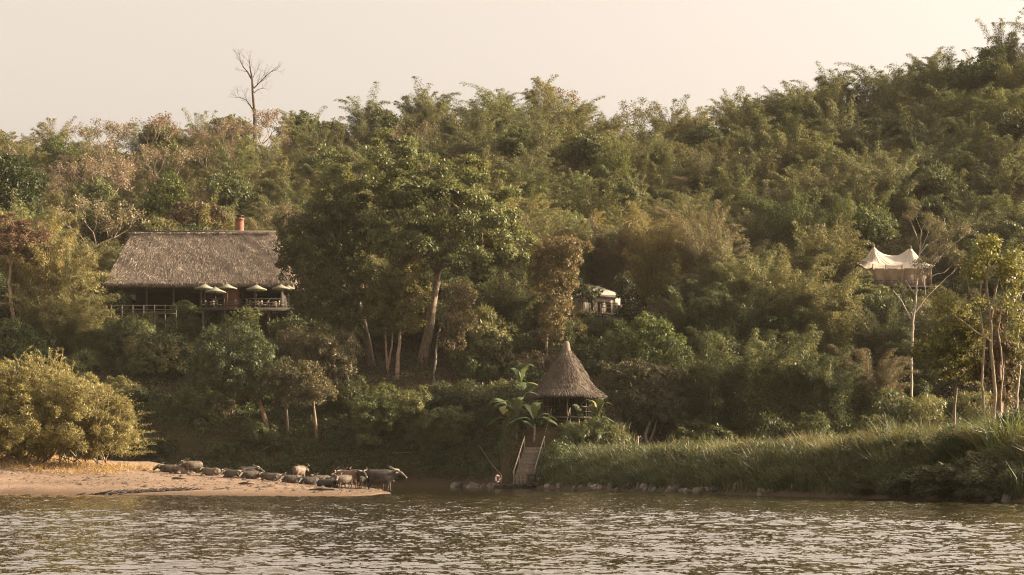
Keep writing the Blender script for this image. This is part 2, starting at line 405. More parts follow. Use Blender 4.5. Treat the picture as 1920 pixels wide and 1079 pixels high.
# ------------------------------------------------------------------ foliage builders
def sphere_dirs(rng, n):
    v = rng.normal(size=(n, 3)); return unit(v)
def tufts(mb, C, O, r, k, L, W, rng, droop=.25, jit=.5, flat=.8, nj=.38):
    """k leaves over the outer shell of every tuft, tuft centres C facing O: each tuft is a small leafy cushion"""
    n = len(C)
    if n == 0: return
    C = np.repeat(C, k, 0); O = np.repeat(O, k, 0); r = np.repeat(np.broadcast_to(r, (n,)), k)
    d = unit(sphere_dirs(rng, n * k) + .75 * O + np.array((0, 0, .25)))
    P = C + d * np.array((1, 1, flat)) * (r * (.35 + .65 * rng.random(n * k) ** .6))[:, None]
    D = unit(d * .55 + sphere_dirs(rng, n * k) * jit + np.array((0, 0, -droop)))
    Nn = unit(d + O * .25 + np.array((0, 0, .3)) + sphere_dirs(rng, n * k) * nj)
    s = rng.uniform(.65, 1.3, n * k)
    mb.leaves(P, D, Nn, L * s, W * s)
def crown(mb, blobs, rng, tr=.6, dens=1.0, k=None, L=.34, W=.17, droop=.25, low=-.75, jit=.5, fill=.15, lai=1.5, flat=.8, nj=.38):
    """blobs: (centre, (rx, ry, rz)); leafy cushions over each blob's surface with gaps between them"""
    n0 = dens / (tr * tr * 2.6); k = max(6, int(lai / n0 / (.5 * L * W)))
    for c, rr in blobs:
        c = np.asarray(c, float); rr = np.asarray(rr, float)
        area = 4 * math.pi * (((rr[0] * rr[1]) ** 1.6 + (rr[0] * rr[2]) ** 1.6 + (rr[1] * rr[2]) ** 1.6) / 3) ** (1 / 1.6)
        n = max(6, int(area * n0))
        d = sphere_dirs(rng, n); d = d[d[:, 2] > low]
        rad = rng.uniform(.78, 1.12, len(d)); ins = rng.random(len(d)) < fill; rad[ins] = rng.uniform(.35, .8, ins.sum())
        lump = 1 + .14 * np.sin(d[:, 0] * 7 + c[0]) * np.sin(d[:, 2] * 6 + c[2]) + .1 * np.sin(d[:, 1] * 9 + d[:, 2] * 5)
        C = c + d * rr * (rad * lump)[:, None]
        O = unit(d / rr)
        tufts(mb, C, O, tr * rng.uniform(.55, 1.3, len(d)), k, L, W, rng, droop, jit, flat, nj)
def bent(p0, p1, rng, k=6, amt=.06):
    p0 = np.asarray(p0, float); p1 = np.asarray(p1, float); t = np.linspace(0, 1, k)[:, None]
    L = np.linalg.norm(p1 - p0)
    off = np.cumsum(rng.normal(size=(k, 3)), 0) * amt * L / math.sqrt(k) * .5
    off = off - t * off[-1]
    return p0 + (p1 - p0) * t + off
def bamboo(rng, H, nc, lean, L=.32, W=.08, plumes=15, per=55, low=.08, pr=.66):
    """a clump of arching culms; feathery plumes of drooping leaves at the nodes"""
    cu, lf = MB(), MB(); k = H / 9
    for i in range(nc):
        th = 2 * math.pi * i / nc + rng.uniform(-.5, .5); r0 = rng.uniform(.01, .11) * H; h = H * rng.uniform(.55, 1.03) * (1.05 - .25 * (i % 3 == 0)); ln = lean * H * rng.uniform(.3, 1.1)
        dr = rng.uniform(.05, .36); o2 = np.array((math.cos(th), math.sin(th), 0))
        def at(s):
            s = np.asarray(s)[..., None]
            return o2 * (r0 + ln * s ** 2.3) + np.array((0, 0, 1.0)) * h * (s * (1 + dr * .35) - dr * s ** 4.5)
        s = np.linspace(0, 1, 9); cu.tube(at(s), .05 * (1 - .8 * s) * k, 4, caps=False)
        ss = np.clip(np.linspace(low, .98, plumes) + rng.normal(0, .04, plumes), 0, 1); B = at(ss)
        az = th + rng.normal(0, 1.3, plumes); bd = np.stack([np.cos(az), np.sin(az), rng.uniform(-.1, .5, plumes)], 1)
        C = B + bd * (k * rng.uniform(.1, 1.0, plumes) * (1.2 - ss * 1.05))[:, None]
        rad = pr * k * (1.15 - .85 * ss ** 1.5) * rng.uniform(.7, 1.3, plumes)
        m = plumes * per; sl = np.clip(np.repeat(ss, per) + rng.normal(0, 1, m) * (.03 + .07 * np.repeat(ss, per)), 0, 1.02); Cc = at(sl) + np.repeat(C - B, per, 0); rr = np.repeat(rad, per); b2 = np.repeat(bd, per, 0)
        d = unit(sphere_dirs(rng, m) + .5 * b2 + np.array((0, 0, .25)))
        P = Cc + d * np.array((1.05, 1.05, .8)) * (rr * (.25 + .75 * rng.random(m) ** .6))[:, None]
        D = unit(d * (.7, .7, .3) + b2 * .35 + sphere_dirs(rng, m) * .4 + np.array((0, 0, -.65)))
        Nn = unit(d + np.array((0, 0, .35)) + sphere_dirs(rng, m) * .38); sc = rng.uniform(.6, 1.3, m) * k
        lf.leaves(P, D, Nn, L * sc, W * sc)
    return cu, lf
def branching(mb, p, d, L, r, depth, rng, tips, up=.25, split=2, spread=.6, sides=5, shrink=.72):
    k = 4; pts = [np.asarray(p, float)]; dd = np.asarray(d, float)
    for i in range(k):
        dd = unit(dd + rng.normal(size=3) * .13 + np.array((0, 0, up * .12))); pts.append(pts[-1] + dd * L / k)
    r1 = r * (.62 if depth else .3)
    mb.tube(pts, np.linspace(r, r1, k + 1), max(3, sides), caps=False)
    if depth == 0: tips.append((pts[-1], dd)); return
    for j in range(split + (rng.random() < .35)):
        a = unit(np.cross(dd, rng.normal(size=3)))
        nd = unit(dd + a * rng.uniform(.55, 1.25) * spread + np.array((0, 0, up)))
        s0 = pts[-1] if j < 2 else pts[2 + int(rng.integers(0, 2))]
        branching(mb, s0, nd, L * shrink * rng.uniform(.75, 1.15), r1 * (1 if j == 0 else .8), depth - 1, rng, tips, up, split, spread, sides - 1, shrink)

C_DARK = (.066, .076, .034); C_DEEP = (.086, .098, .043); C_MID = (.122, .136, .056); C_OLIVE = (.164, .162, .072); C_SAGE = (.145, .150, .076)
C_GOLD = (.228, .196, .088); C_BROWN = (.165, .137, .086); C_PINK = (.20, .155, .116); C_LIME = (.15, .16, .05); C_STRAW = (.20, .16, .07)
K_GREY = (.15, .12, .09); K_BROWN = (.09, .065, .045); K_PALE = (.24, .20, .16); K_WARM = (.30, .19, .12); K_CULM = (.20, .17, .075)

def hero(name, label, cat, base, trunks, blobs, color, bark=K_GREY, seed=1, group=None, extra=None, **kw):
    """a single tree: base (px, py or None, Y); trunks: [(radius, [(px, py, dY) ...])]; blobs: (px, py, rx, rz, dY) in photo pixels at the tree's own distance"""
    rng = np.random.default_rng(seed)
    px, py, Y = base
    if Y is None: X, Y = ground_hit(px, py)
    else: X = X_at(px, Y)
    z = float(land(X, Y)) - .15
    O = np.array((X, Y, z)); root = empty(name, O, label, cat, group)
    s = Y / F
    loc = lambda a, c, dy=0: P_at(a, c, Y) + np.array((0, dy, 0)) - O
    tb = MB(); cb = MB(); B = []
    for a, c, rx, rz, dy in blobs:
        B.append((loc(a, c, dy), (rx * s, max(1.0, .5 * (rx + rz) * s * .95), rz * s)))
    ends = []
    for r, pts in trunks:
        pp = [loc(*(list(q) + [0])[:3]) for q in pts]
        if r > 0 and (pts[0] is trunks[0][1][0]): pp[0] = np.array((pp[0][0], pp[0][1], 0.0)) if abs(pp[0][2]) < 3 else pp[0]
        fine = []
        for i in range(len(pp) - 1): fine += list(bent(pp[i], pp[i + 1], rng, 5, .05))[:-1]
        fine.append(pp[-1]); tb.tube(fine, np.linspace(r, r * .45, len(fine)), 8); ends.append((fine[-1], r * .45))
        mid = fine[int(len(fine) * .7)]; ends.append((mid, r * .5))
    for c, rr in B:
        e = min(ends, key=lambda q: np.linalg.norm(q[0] - c))
        tb.tube(bent(e[0], c, rng, 6, .16), np.linspace(e[1] * .7, .03, 6), 5, caps=False)
        for q in range(3):
            tb.tube(bent(c, c + sphere_dirs(rng, 1)[0] * np.asarray(rr) * .9, rng, 5, .2), np.linspace(max(.03, e[1] * .3), .015, 5), 4, caps=False)
    crown(cb, B, rng, **kw)
    if extra: extra(tb, cb, loc, rng)
    tb.build('trunk', BARK, root, bark, smooth=True); cb.build('crown', LEAF, root, color)
    return root

# ------------------------------------------------------------------ buildings
def straws(mb, P, T, Nn, L, W, rng, lift=.12):
    n = len(P); D = unit(T + Nn * rng.uniform(0, 2 * lift, n)[:, None] + rng.normal(size=(n, 3)) * .10)
    mb.leaves(P, D, unit(Nn + rng.normal(size=(n, 3)) * .3), L * rng.uniform(.6, 1.3, n), W * rng.uniform(.6, 1.4, n), .05)

def lodge():
    rng = np.random.default_rng(5)
    Yf = 224.0; zf = Z_at(584, Yf)
    xl, xr = X_at(198, Yf), X_at(547, Yf); ze = Z_at(529, Yf); Yr = 230.5
    rl, rr, zr = X_at(249, Yr), X_at(512, Yr), Z_at(437, Yr); Yb = 237.0
    O = np.array(((xl + xr) / 2, Yf, zf)); root = empty('thatched_lodge', O, 'long lodge with a big brown thatched roof and brick chimney on the left slope', 'lodge')
    A = np.array((xl, Yf, ze)) - O; B = np.array((xr, Yf, ze)) - O; C = np.array((rr, Yr, zr)) - O; Dd = np.array((rl, Yr, zr)) - O
    E = np.array((xl, Yb, ze)) - O; G = np.array((xr, Yb, ze)) - O
    th = MB()
    th.add([A, B, C, Dd, E, G], [(0, 1, 2, 3), (5, 4, 3, 2)], [(1, 5, 2), (4, 0, 3)])
    U = np.array((0, 0, -.25)); th.add([A + U, B + U, G + U, E + U], [(0, 3, 2, 1)])
    def face(a, b2, c, d, n):
        u = rng.random(n); v = rng.random(n) ** 1.0
        lo = a + (b2 - a) * u[:, None]; hi = d + (c - d) * u[:, None]
        P = hi + (lo - hi) * v[:, None]; T = unit(lo - hi); Nn = unit(np.cross(b2 - a, d - a)); Nn = np.broadcast_to(Nn, P.shape)
        wv = wav(P[:, 0], P[:, 2] * 1.4, .8, .3)
        straws(th, P + Nn * (.05 + .08 * wv[:, None]), T, Nn, .7, .045, rng, .12)
    face(A, B, C, Dd, 48000); face(B, G, C, C, 8000); face(E, A, Dd, Dd, 8000)
    u = rng.random(5200)[:, None]                                     # shaggy eave fringe
    P = A + (B - A) * u + np.stack([np.zeros(5200), rng.uniform(-.1, .35, 5200), rng.uniform(-.05, .25, 5200)], 1)
    straws(th, P, np.tile((0, -.25, -1.0), (5200, 1)), np.tile((0, -1.0, .2), (5200, 1)), .62, .07, rng, .1)
    for s in (A, B):
        u = rng.random(1500)[:, None]; s2 = s + np.array((0, Yb - Yf, 0)); P = s + (s2 - s) * u
        straws(th, P, np.tile((0, 0, -1.0), (1500, 1)), np.tile((np.sign(s[0]), 0, .2), (1500, 1)), .6, .07, rng, .2)
    u = rng.random(2600)[:, None]; P = Dd + (C - Dd) * u; sd = np.where(rng.random(2600) < .5, -1, 1)
    straws(th, P + np.array((0, 0, .08)), np.stack([rng.normal(0, .3, 2600), sd * .8, np.full(2600, -.45)], 1), np.tile((0, 0, 1.0), (2600, 1)), .7, .08, rng)
    roof = th.build('thatched_roof', STRAW, root, (.325, .27, .22))
    rb = MB(); rb.tube([Dd + np.array((-.3, 0, .14)), C + np.array((.3, 0, .14))], .11, 8); rb.build('ridge_pole', WOOD, roof, (.10, .085, .07))
    ch = MB(); cx = X_at(450, 232) - O[0]; cyy = 231.6 - O[1]; zt = Z_at(408, 231.6) - O[2]
    ch.lathe((cx, cyy, 0), [(.5, -.9), (.5, zt - .6), (.5, zt - .32), (.56, zt - .3), (.56, zt - .12), (.5, zt - .1), (.4, zt - .1), (.38, zt - .5)], 20)
    chim = ch.build('chimney', BRICK, root, smooth=False)
    cp = MB(); cp.lathe((cx, cyy, 0), [(.33, zt - .1), (.33, zt + .12), (.5, zt + .14), (.5, zt + .22), (.02, zt + .3)], 16); cp.build('chimney_cap', METAL, chim, (.05, .042, .036))
    pier = MB(); pier.box((cx, -.2 + 1.2, 1.3), (1.7, .9, 3.2)); pier.build('brick_pier', BRICK, root)
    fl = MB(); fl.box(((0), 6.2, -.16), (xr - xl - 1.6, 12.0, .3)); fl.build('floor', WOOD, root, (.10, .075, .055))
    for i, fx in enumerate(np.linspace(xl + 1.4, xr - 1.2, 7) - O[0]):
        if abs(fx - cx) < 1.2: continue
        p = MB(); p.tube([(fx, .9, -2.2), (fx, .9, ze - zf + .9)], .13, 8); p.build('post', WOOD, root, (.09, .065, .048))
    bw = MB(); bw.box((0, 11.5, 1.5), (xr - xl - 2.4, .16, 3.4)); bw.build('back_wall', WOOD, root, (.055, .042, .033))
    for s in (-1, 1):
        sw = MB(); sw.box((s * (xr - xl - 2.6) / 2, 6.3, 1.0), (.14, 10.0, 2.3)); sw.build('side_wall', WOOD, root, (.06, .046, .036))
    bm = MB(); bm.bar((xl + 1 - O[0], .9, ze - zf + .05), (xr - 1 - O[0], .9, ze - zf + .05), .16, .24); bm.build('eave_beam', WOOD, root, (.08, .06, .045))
    return root, O, zf

def terrace(zf):
    """timber dining deck on stilts in front of the lodge"""
    Y0, Y1 = 219.0, 224.4; xa, xb = X_at(377, 219), X_at(548, 219)
    O = np.array(((xa + xb) / 2, Y0, zf)); root = empty('dining_deck', O, 'dark timber dining deck on posts under the green parasols', 'deck')
    hw = (xb - xa) / 2
    d = MB()
    for k in range(18): d.box((0, .15 + k * .3, -.03), (2 * hw, .28, .06))
    d.build('deck_boards', WOOD, root, (.07, .056, .044))
    f = MB()
    f.box((0, .05, -.2), (2 * hw, .12, .28)); f.box((0, 2.7, -.2), (2 * hw, .12, .28)); f.box((0, 5.2, -.2), (2 * hw, .12, .28)); f.build('beam', WOOD, root, (.06, .049, .038))
    for x in np.linspace(-hw + .2, hw - .2, 5):
        for y in (.3, 2.7, 5.1):
            zz = float(terrain(O[0] + x, O[1] + y)) - zf - .3
            p = MB(); p.box((x, y, (zz - .34) / 2), (.24, .24, -.34 - zz)); p.build('stilt', WOOD, root, (.09, .07, .052))
    ra = MB()
    for z in (.95, .55, .25): ra.bar((-hw, .08, z), (hw, .08, z), .07, .07)
    for x in np.linspace(-hw + .05, hw - .05, 9): ra.box((x, .08, .47), (.09, .09, .98))
    ra.build('railing', WOOD, root, (.07, .057, .045))
    return root, O, hw

def parasol(px, py_top, wpx, Y, zf, label, first=None):
    X = X_at(px, Y); zt = Z_at(py_top, Y); r = wpx / 2 * Y / F
    if first is not None: return None
    root = empty('parasol', (X, Y, zf), label, 'parasol', 'pale green parasols on the lodge deck')
    h = zt - zf; c = MB(); n = 8; a = np.linspace(0, 2 * math.pi, n, endpoint=False) + .35
    rings = [(.03, h), (.5 * r, h - .27 * r), (r, h - .46 * r), (r * .99, h - .46 * r - .12), (r * .95, h - .46 * r - .01), (.5 * r, h - .30 * r - .03), (.03, h - .08)]
    V = np.concatenate([np.stack([np.cos(a) * q, np.sin(a) * q, np.full(n, z)], 1) for q, z in rings])
    c.add(V, [(i * n + j, i * n + (j + 1) % n, (i + 1) * n + (j + 1) % n, (i + 1) * n + j) for i in range(len(rings) - 1) for j in range(n)])
    c.build('canopy', FABRIC, root, (.40, .385, .285))
    p = MB(); p.tube([(0, 0, 0), (0, 0, h + .12)], .03, 8); p.lathe((0, 0, 0), [(.32, 0), (.32, .07), (.04, .1)], 12); p.build('pole', WOOD, root, (.10, .08, .06))
    rb = MB()
    for t in a: rb.bar((.05 * math.cos(t), .05 * math.sin(t), h - .2), (r * .95 * math.cos(t), r * .95 * math.sin(t), h - .46 * r - .05), .025)
    rb.build('ribs', WOOD, root, (.12, .09, .06))
    return root

def table_set(X, Y, z, rz, label, cloth):
    t = empty('dining_table', (X, Y, z), label, 'table', 'dining tables on the lodge deck', rz)
    tp = MB(); tp.box((0, 0, .74), (1.1, .8, .045)); tp.build('tabletop', WOOD, t, cloth)
    for sx in (-1, 1):
        for sy in (-1, 1):
            l = MB(); l.box((sx * .48, sy * .33, .36), (.06, .06, .72)); l.build('leg', WOOD, t, (.10, .07, .05))
    return t
def chair(X, Y, z, rz, label, cush, proto=[None]):
    if proto[0] is not None:
        return copy_tree(proto[0], (X, Y, z), rz, 1, label, 'chairs round the deck tables', {'cushion': cush})
    c = empty('dining_chair', (X, Y, z), label, 'chair', 'chairs round the deck tables', rz); proto[0] = c
    s = MB(); s.box((0, 0, .43), (.5, .5, .05)); s.build('seat', WOOD, c, (.11, .08, .055))
    s = MB(); s.box((0, .02, .49), (.46, .46, .07)); s.box((0, -.20, .76), (.44, .07, .40)); s.build('cushion', FABRIC, c, cush)
    s = MB(); s.box((-.23, -.25, .70), (.045, .045, .56)); s.box((.23, -.25, .70), (.045, .045, .56)); s.box((0, -.25, .97), (.5, .045, .06)); s.build('backrest', WOOD, c, (.11, .08, .055))
    for sx in (-1, 1):
        for sy in (-1, 1):
            l = MB(); l.box((sx * .22, sy * .22, .2), (.045, .045, .41)); l.build('leg', WOOD, c, (.11, .08, .055))
    return c

def river_hut():
    rng = np.random.default_rng(8); Y = 182.0; X = X_at(1062, Y); s = Y / F
    zp = Z_at(782, Y); O = np.array((X, Y, zp))
    root = empty('thatched_hut', O, 'small open hut with a tall pointed thatched roof above the landing stairs', 'hut')
    prof = [(7, 655), (9, 660), (17, 671), (25, 683), (33, 697), (41, 711), (45, 719), (56, 731), (69, 741)]
    pr = [(r * s, Z_at(y, Y) - zp) for r, y in prof]
    th = MB(); wob = lambda a: 1 + .03 * np.cos(6 * a + .4) + .02 * np.sin(3 * a)
    th.lathe((0, 0, 0), pr[::-1], 24, wob); th.lathe((0, 0, 0), [(.05, pr[-1][1] + 1.0), (pr[-1][0] * .97, pr[-1][1] - .05)], 24, wob)
    n = 15000; zz = np.array([p[1] for p in pr]); rr = np.array([p[0] for p in pr])
    u = rng.random(n) ** .62; k = u * (len(pr) - 1); i0 = np.minimum(k.astype(int), len(pr) - 2); f = k - i0
    r = rr[i0] + (rr[i0 + 1] - rr[i0]) * f; z = zz[i0] + (zz[i0 + 1] - zz[i0]) * f; a = rng.random(n) * 2 * math.pi
    er = np.stack([np.cos(a), np.sin(a), np.zeros(n)], 1); dr = rr[i0 + 1] - rr[i0]; dz = zz[i0 + 1] - zz[i0]
    T = unit(er * dr[:, None] + np.array((0, 0, 1.0)) * dz[:, None]); Nn = unit(er * (-dz)[:, None] + np.array((0, 0, 1.0)) * dr[:, None])
    P = er * (r * wob(a) + .04)[:, None]; P[:, 2] = z
    straws(th, P, T, Nn, .5, .045, rng, .12)
    m = 3400; a = rng.random(m) * 2 * math.pi; er = np.stack([np.cos(a), np.sin(a), np.zeros(m)], 1)
    P = er * (rr[-1] * wob(a) * rng.uniform(.93, 1.01, m))[:, None]; P[:, 2] = zz[-1] + rng.uniform(-.02, .12, m)
    straws(th, P, er * .5 + np.array((0, 0, -.9)), er, .42, .05, rng, .2)
    roof = th.build('thatched_roof', STRAW, root, (.158, .128, .102))
    fn = MB(); zt = Z_at(640, Y) - zp; z0 = pr[0][1]
    fn.lathe((0, 0, 0), [(.42, z0 - .25), (.36, z0 + .1), (.30, z0 + .45), (.26, zt - .15), (.16, zt - .03), (.01, zt)], 14); fn.build('roof_finial', STRAW, roof, (.17, .145, .115), smooth=True)
    for k in range(6):
        t = k * math.pi / 3 + .52; p = MB(); x, y = 2.0 * math.cos(t), 2.0 * math.sin(t)
        zg = float(terrain(X + x, Y + y)) - zp - .2
        p.tube([(x, y, zg), (x, y, pr[-1][1] + .35)], .10, 8); p.build('post', WOOD, root, (.10, .072, .05))
    fl = MB(); fl.lathe((0, 0, 0), [(.02, 0), (2.35, 0), (2.35, -.16), (.02, -.16)], 12); fl.build('floor', WOOD, root, (.09, .065, .048))
    bs = MB()  # dark panels added round the back, standing in for deep shade under the roof
    for k in range(14):
        t = -.15 + k * (math.pi + .3) / 13; bs.box((2.05 * math.cos(t), 2.05 * math.sin(t), 1.05), (.5, .05, 2.1), t + math.pi / 2)
    bs.build('shade_screen', WOOD, root, (.045, .035, .027))
    ra = MB()
    for k in range(12):
        t0, t1 = k * math.pi / 6, (k + 1) * math.pi / 6
        if 4.35 < t0 + .26 < 5.2: continue
        q = lambda t, z: (2.25 * math.cos(t), 2.25 * math.sin(t), z)
        ra.bar(q(t0, .9), q(t1, .9), .06); ra.bar(q(t0, .45), q(t1, .45), .05); ra.bar(q(t0, 0), q(t0, .92), .06)
    ra.build('railing', WOOD, root, (.11, .08, .058))
    return root, O

def stairs(name, label, top, bot, width, n, color, rail_h=.95, rail_color=None, closed=True):
    """top and bottom centre points; steps climb between them"""
    top = np.asarray(top, float); bot = np.asarray(bot, float)
    root = empty(name, bot, label, 'stairs'); d = top - bot
    sx = unit(np.cross((d[0], d[1], 0), (0, 0, 1.0)))
    ang = math.atan2(sx[1], sx[0])
    run = math.hypot(d[0], d[1]) / n; rise = d[2] / n
    for i in range(n):
        p = d * (i + .5) / n; m = MB()
        m.box((p[0], p[1], d[2] * (i + 1) / n - .03), (width, run + .05, .06), ang)
        if closed: m.box((p[0] - d[0] / n * .45, p[1] - d[1] / n * .45, d[2] * (i + .5) / n - .05), (width - .04, .04, rise * .9), ang)
        m.build('step', WOOD, root, tuple(c * (.85 + .3 * ((i * 37) % 10) / 10) for c in color))
    for s in (-1, 1):
        m = MB(); o2 = sx * s * (width / 2 + .04); m.bar(o2 + (0, 0, -.15), d + o2 + (0, 0, -.15), .07, .32); m.build('stringer', WOOD, root, color)
        h = MB(); o3 = sx * s * (width / 2 + .02)
        k = 3
        for j in range(k):
            q = d * (j / (k - 1) * .92 + .03) + o3; h.bar(q + (0, 0, -.1), q + (0, 0, rail_h), .085)
        q0 = d * -.02 + o3 + (0, 0, rail_h * .92); q1 = d * .97 + o3 + (0, 0, rail_h * 1.05)
        h.tube(bent(q0, q1, np.random.default_rng(4), 5, .02), .05, 6); h.build('handrail', WOOD, root, rail_color or color)
    return root

def life_ring(loc, tilt, label):
    o = MB(); a = np.linspace(0, 2 * math.pi, 25)
    root = empty('life_ring', loc, label, 'life ring', None, tilt)
    ring = np.stack([.27 * np.cos(a), np.zeros(25), .27 * np.sin(a)], 1); o.tube(ring, .075, 8, caps=False); o.build('ring', FABRIC, root, (.72, .62, .56), smooth=True)
    for k in range(4):
        t = np.linspace(k * math.pi / 2 + .6, k * math.pi / 2 + .97, 6)
        q = MB(); q.tube(np.stack([.27 * np.cos(t), 0 * t, .27 * np.sin(t)], 1), .08, 8); q.build('band', FABRIC, root, (.45, .10, .06), smooth=True)
    return root

def tent_two_peaks():
    Y = 236.0; s = Y / F; px0 = 1680; X = X_at(px0, Y); zf = Z_at(540, Y); O = np.array((X, Y, zf))
    root = empty('safari_tent', O, 'pale canvas tent with a twin peaked roof high on the right slope', 'tent')
    xs = np.linspace(-70, 70, 57); xk = [-70, -58, -50, -45, -42, -38, -32, -22, -8, 4, 14, 22, 26, 28, 32, 38, 48, 58, 70]
    yk = [490, 484, 474, 466, 462, 466, 472, 477, 480, 479, 474, 468, 465, 465, 470, 477, 487, 494, 500]
    ev = np.interp(xs, [-70, -45, -12, 40, 70], [491, 500, 503.5, 500, 500.5])
    zr = (PY - np.interp(xs, xk, yk)) * s + H0 - zf; ze = (PY - ev) * s + H0 - zf
    vs = np.linspace(-1, 1, 25); G = np.zeros((25, 57, 3)); half = np.interp(xs, [-70, -50, 50, 70], [1.2, 3.0, 3.0, 1.2])
    for i, v in enumerate(vs):
        t = (1 - abs(v)) ** 1.25
        G[i, :, 0] = xs * s; G[i, :, 1] = v * half; G[i, :, 2] = ze + (zr - ze) * t
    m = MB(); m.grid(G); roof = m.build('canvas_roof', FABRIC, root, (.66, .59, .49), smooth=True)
    sm_ = MB()
    for px in (-42, 27):
        for q in (-20, -9, 4, 16, 26):
            ln = []
            for t in np.linspace(0, 1, 8):
                xx = px + q * t * 1.15; k = int(np.clip((xx + 70) / 140 * 56, 0, 56)); i = int(round(12 * (1 - t)))
                ln.append(G[i, k] + np.array((0, -.015, .012)))
            sm_.tube(ln, .014, 4, caps=False)
    sm_.build('seam', FABRIC, roof, (.22, .18, .14))
    for px, py in ((-42, 462), (27, 465)):
        f = MB(); z = (PY - py) * s + H0 - zf; f.lathe((px * s, 0, 0), [(.2, z - .12), (.12, z + .08), (.15, z + .16), (.04, z + .3)], 10); f.build('peak_cap', WOOD, roof, (.12, .09, .07))
    wl, wr = -47 * s, 62 * s; hz = 2.35
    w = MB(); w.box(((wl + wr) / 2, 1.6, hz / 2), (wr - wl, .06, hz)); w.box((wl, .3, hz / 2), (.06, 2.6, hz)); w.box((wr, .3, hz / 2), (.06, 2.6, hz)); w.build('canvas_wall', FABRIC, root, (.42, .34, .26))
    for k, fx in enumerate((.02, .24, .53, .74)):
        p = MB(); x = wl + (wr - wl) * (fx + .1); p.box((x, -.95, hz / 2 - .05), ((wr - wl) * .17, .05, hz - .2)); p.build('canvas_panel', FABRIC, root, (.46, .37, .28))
    for fx in (0, .22, .5, .72, 1.0):
        p = MB(); p.tube([(wl + (wr - wl) * fx, -1.2, -.1), (wl + (wr - wl) * fx, -1.2, hz + .35)], .06, 6); p.build('pole', WOOD, root, (.30, .24, .18))
    f = MB(); f.box(((wl + wr) / 2, -.2, -.12), (wr - wl + 1.6, 5.2, .2)); f.build('platform', WOOD, root, (.12, .095, .07))
    ra = MB()
    for z in (.35, .6): ra.bar((wl - .5, -2.7, z), (wr * .55, -2.7, z), .05)
    for x in np.linspace(wl - .5, wr * .55, 8): ra.box((x, -2.7, .3), (.06, .06, .7))
    ra.build('railing', WOOD, root, (.08, .062, .048))
    for x in (wl, 0, wr):
        for y in (-2.2, 1.8):
            zg = float(terrain(X + x, Y + y)) - zf - .3
            p = MB(); p.box((x, y, (zg - .22) / 2), (.2, .2, -.22 - zg)); p.build('stilt', WOOD, root, (.10, .08, .06))
    return root, O

def tent_cream():
    Y = 227.0; s = Y / F; X = X_at(1114, Y); zf = Z_at(592, Y); O = np.array((X, Y, zf))
    root = empty('canvas_cabin', O, 'cream canvas cabin with a pale roof half hidden in trees above the hut', 'tent', None, R(24))
    z = lambda py: Z_at(py, Y) - zf
    hw = 43 * s; m = MB(); e = z(556); rd = z(536)
    V = [(-hw, -2.2, e), (hw, -2.2, e), (hw, 2.4, e), (-hw, 2.4, e), (-.5, .1, rd), (.5, .1, rd)]
    m.add(V, [(0, 1, 5, 4), (2, 3, 4, 5)], [(1, 2, 5), (3, 0, 4)]); m.add(np.array(V) - np.array((0, 0, .07)), [(4, 5, 1, 0), (5, 4, 3, 2)], [(5, 2, 1), (4, 0, 3)])
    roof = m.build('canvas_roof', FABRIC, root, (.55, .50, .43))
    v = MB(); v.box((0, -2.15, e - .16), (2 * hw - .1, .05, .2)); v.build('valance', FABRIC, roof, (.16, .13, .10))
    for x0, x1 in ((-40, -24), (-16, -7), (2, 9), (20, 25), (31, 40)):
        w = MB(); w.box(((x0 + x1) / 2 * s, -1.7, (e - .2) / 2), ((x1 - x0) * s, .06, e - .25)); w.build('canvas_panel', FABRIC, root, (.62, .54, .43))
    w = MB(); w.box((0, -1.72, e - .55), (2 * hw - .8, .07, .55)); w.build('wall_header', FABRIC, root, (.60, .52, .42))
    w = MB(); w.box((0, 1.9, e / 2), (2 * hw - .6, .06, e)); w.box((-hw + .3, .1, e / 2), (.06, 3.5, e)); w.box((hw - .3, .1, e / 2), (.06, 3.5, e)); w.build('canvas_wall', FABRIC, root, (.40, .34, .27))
    for x in (-39, -31, -12, 5, 39):
        p = MB(); p.tube([(x * s, -1.95, -.1), (x * s, -1.95, e)], .05, 6); p.build('pole', WOOD, root, (.09, .07, .055))
    f = MB(); f.box((0, -.8, -.12), (2 * hw + .6, 7.0, .2)); f.build('platform', WOOD, root, (.10, .08, .06))
    ra = MB()
    for zz in (.9, .55): ra.bar((-hw, -4.25, zz), (hw, -4.25, zz), .06)
    for x in np.linspace(-hw, hw, 9): ra.box((x, -4.25, .45), (.07, .07, .95))
    ra.build('railing', WOOD, root, (.10, .08, .06))
    for x in (-hw + .3, 0, hw - .3):
        for y in (-4, 2):
            zg = float(terrain(X + x, Y + y)) - zf - .3
            if zg < -.3: p = MB(); p.box((x, y, (zg - .22) / 2), (.2, .2, -.22 - zg)); p.build('stilt', WOOD, root, (.09, .07, .055))
    return root

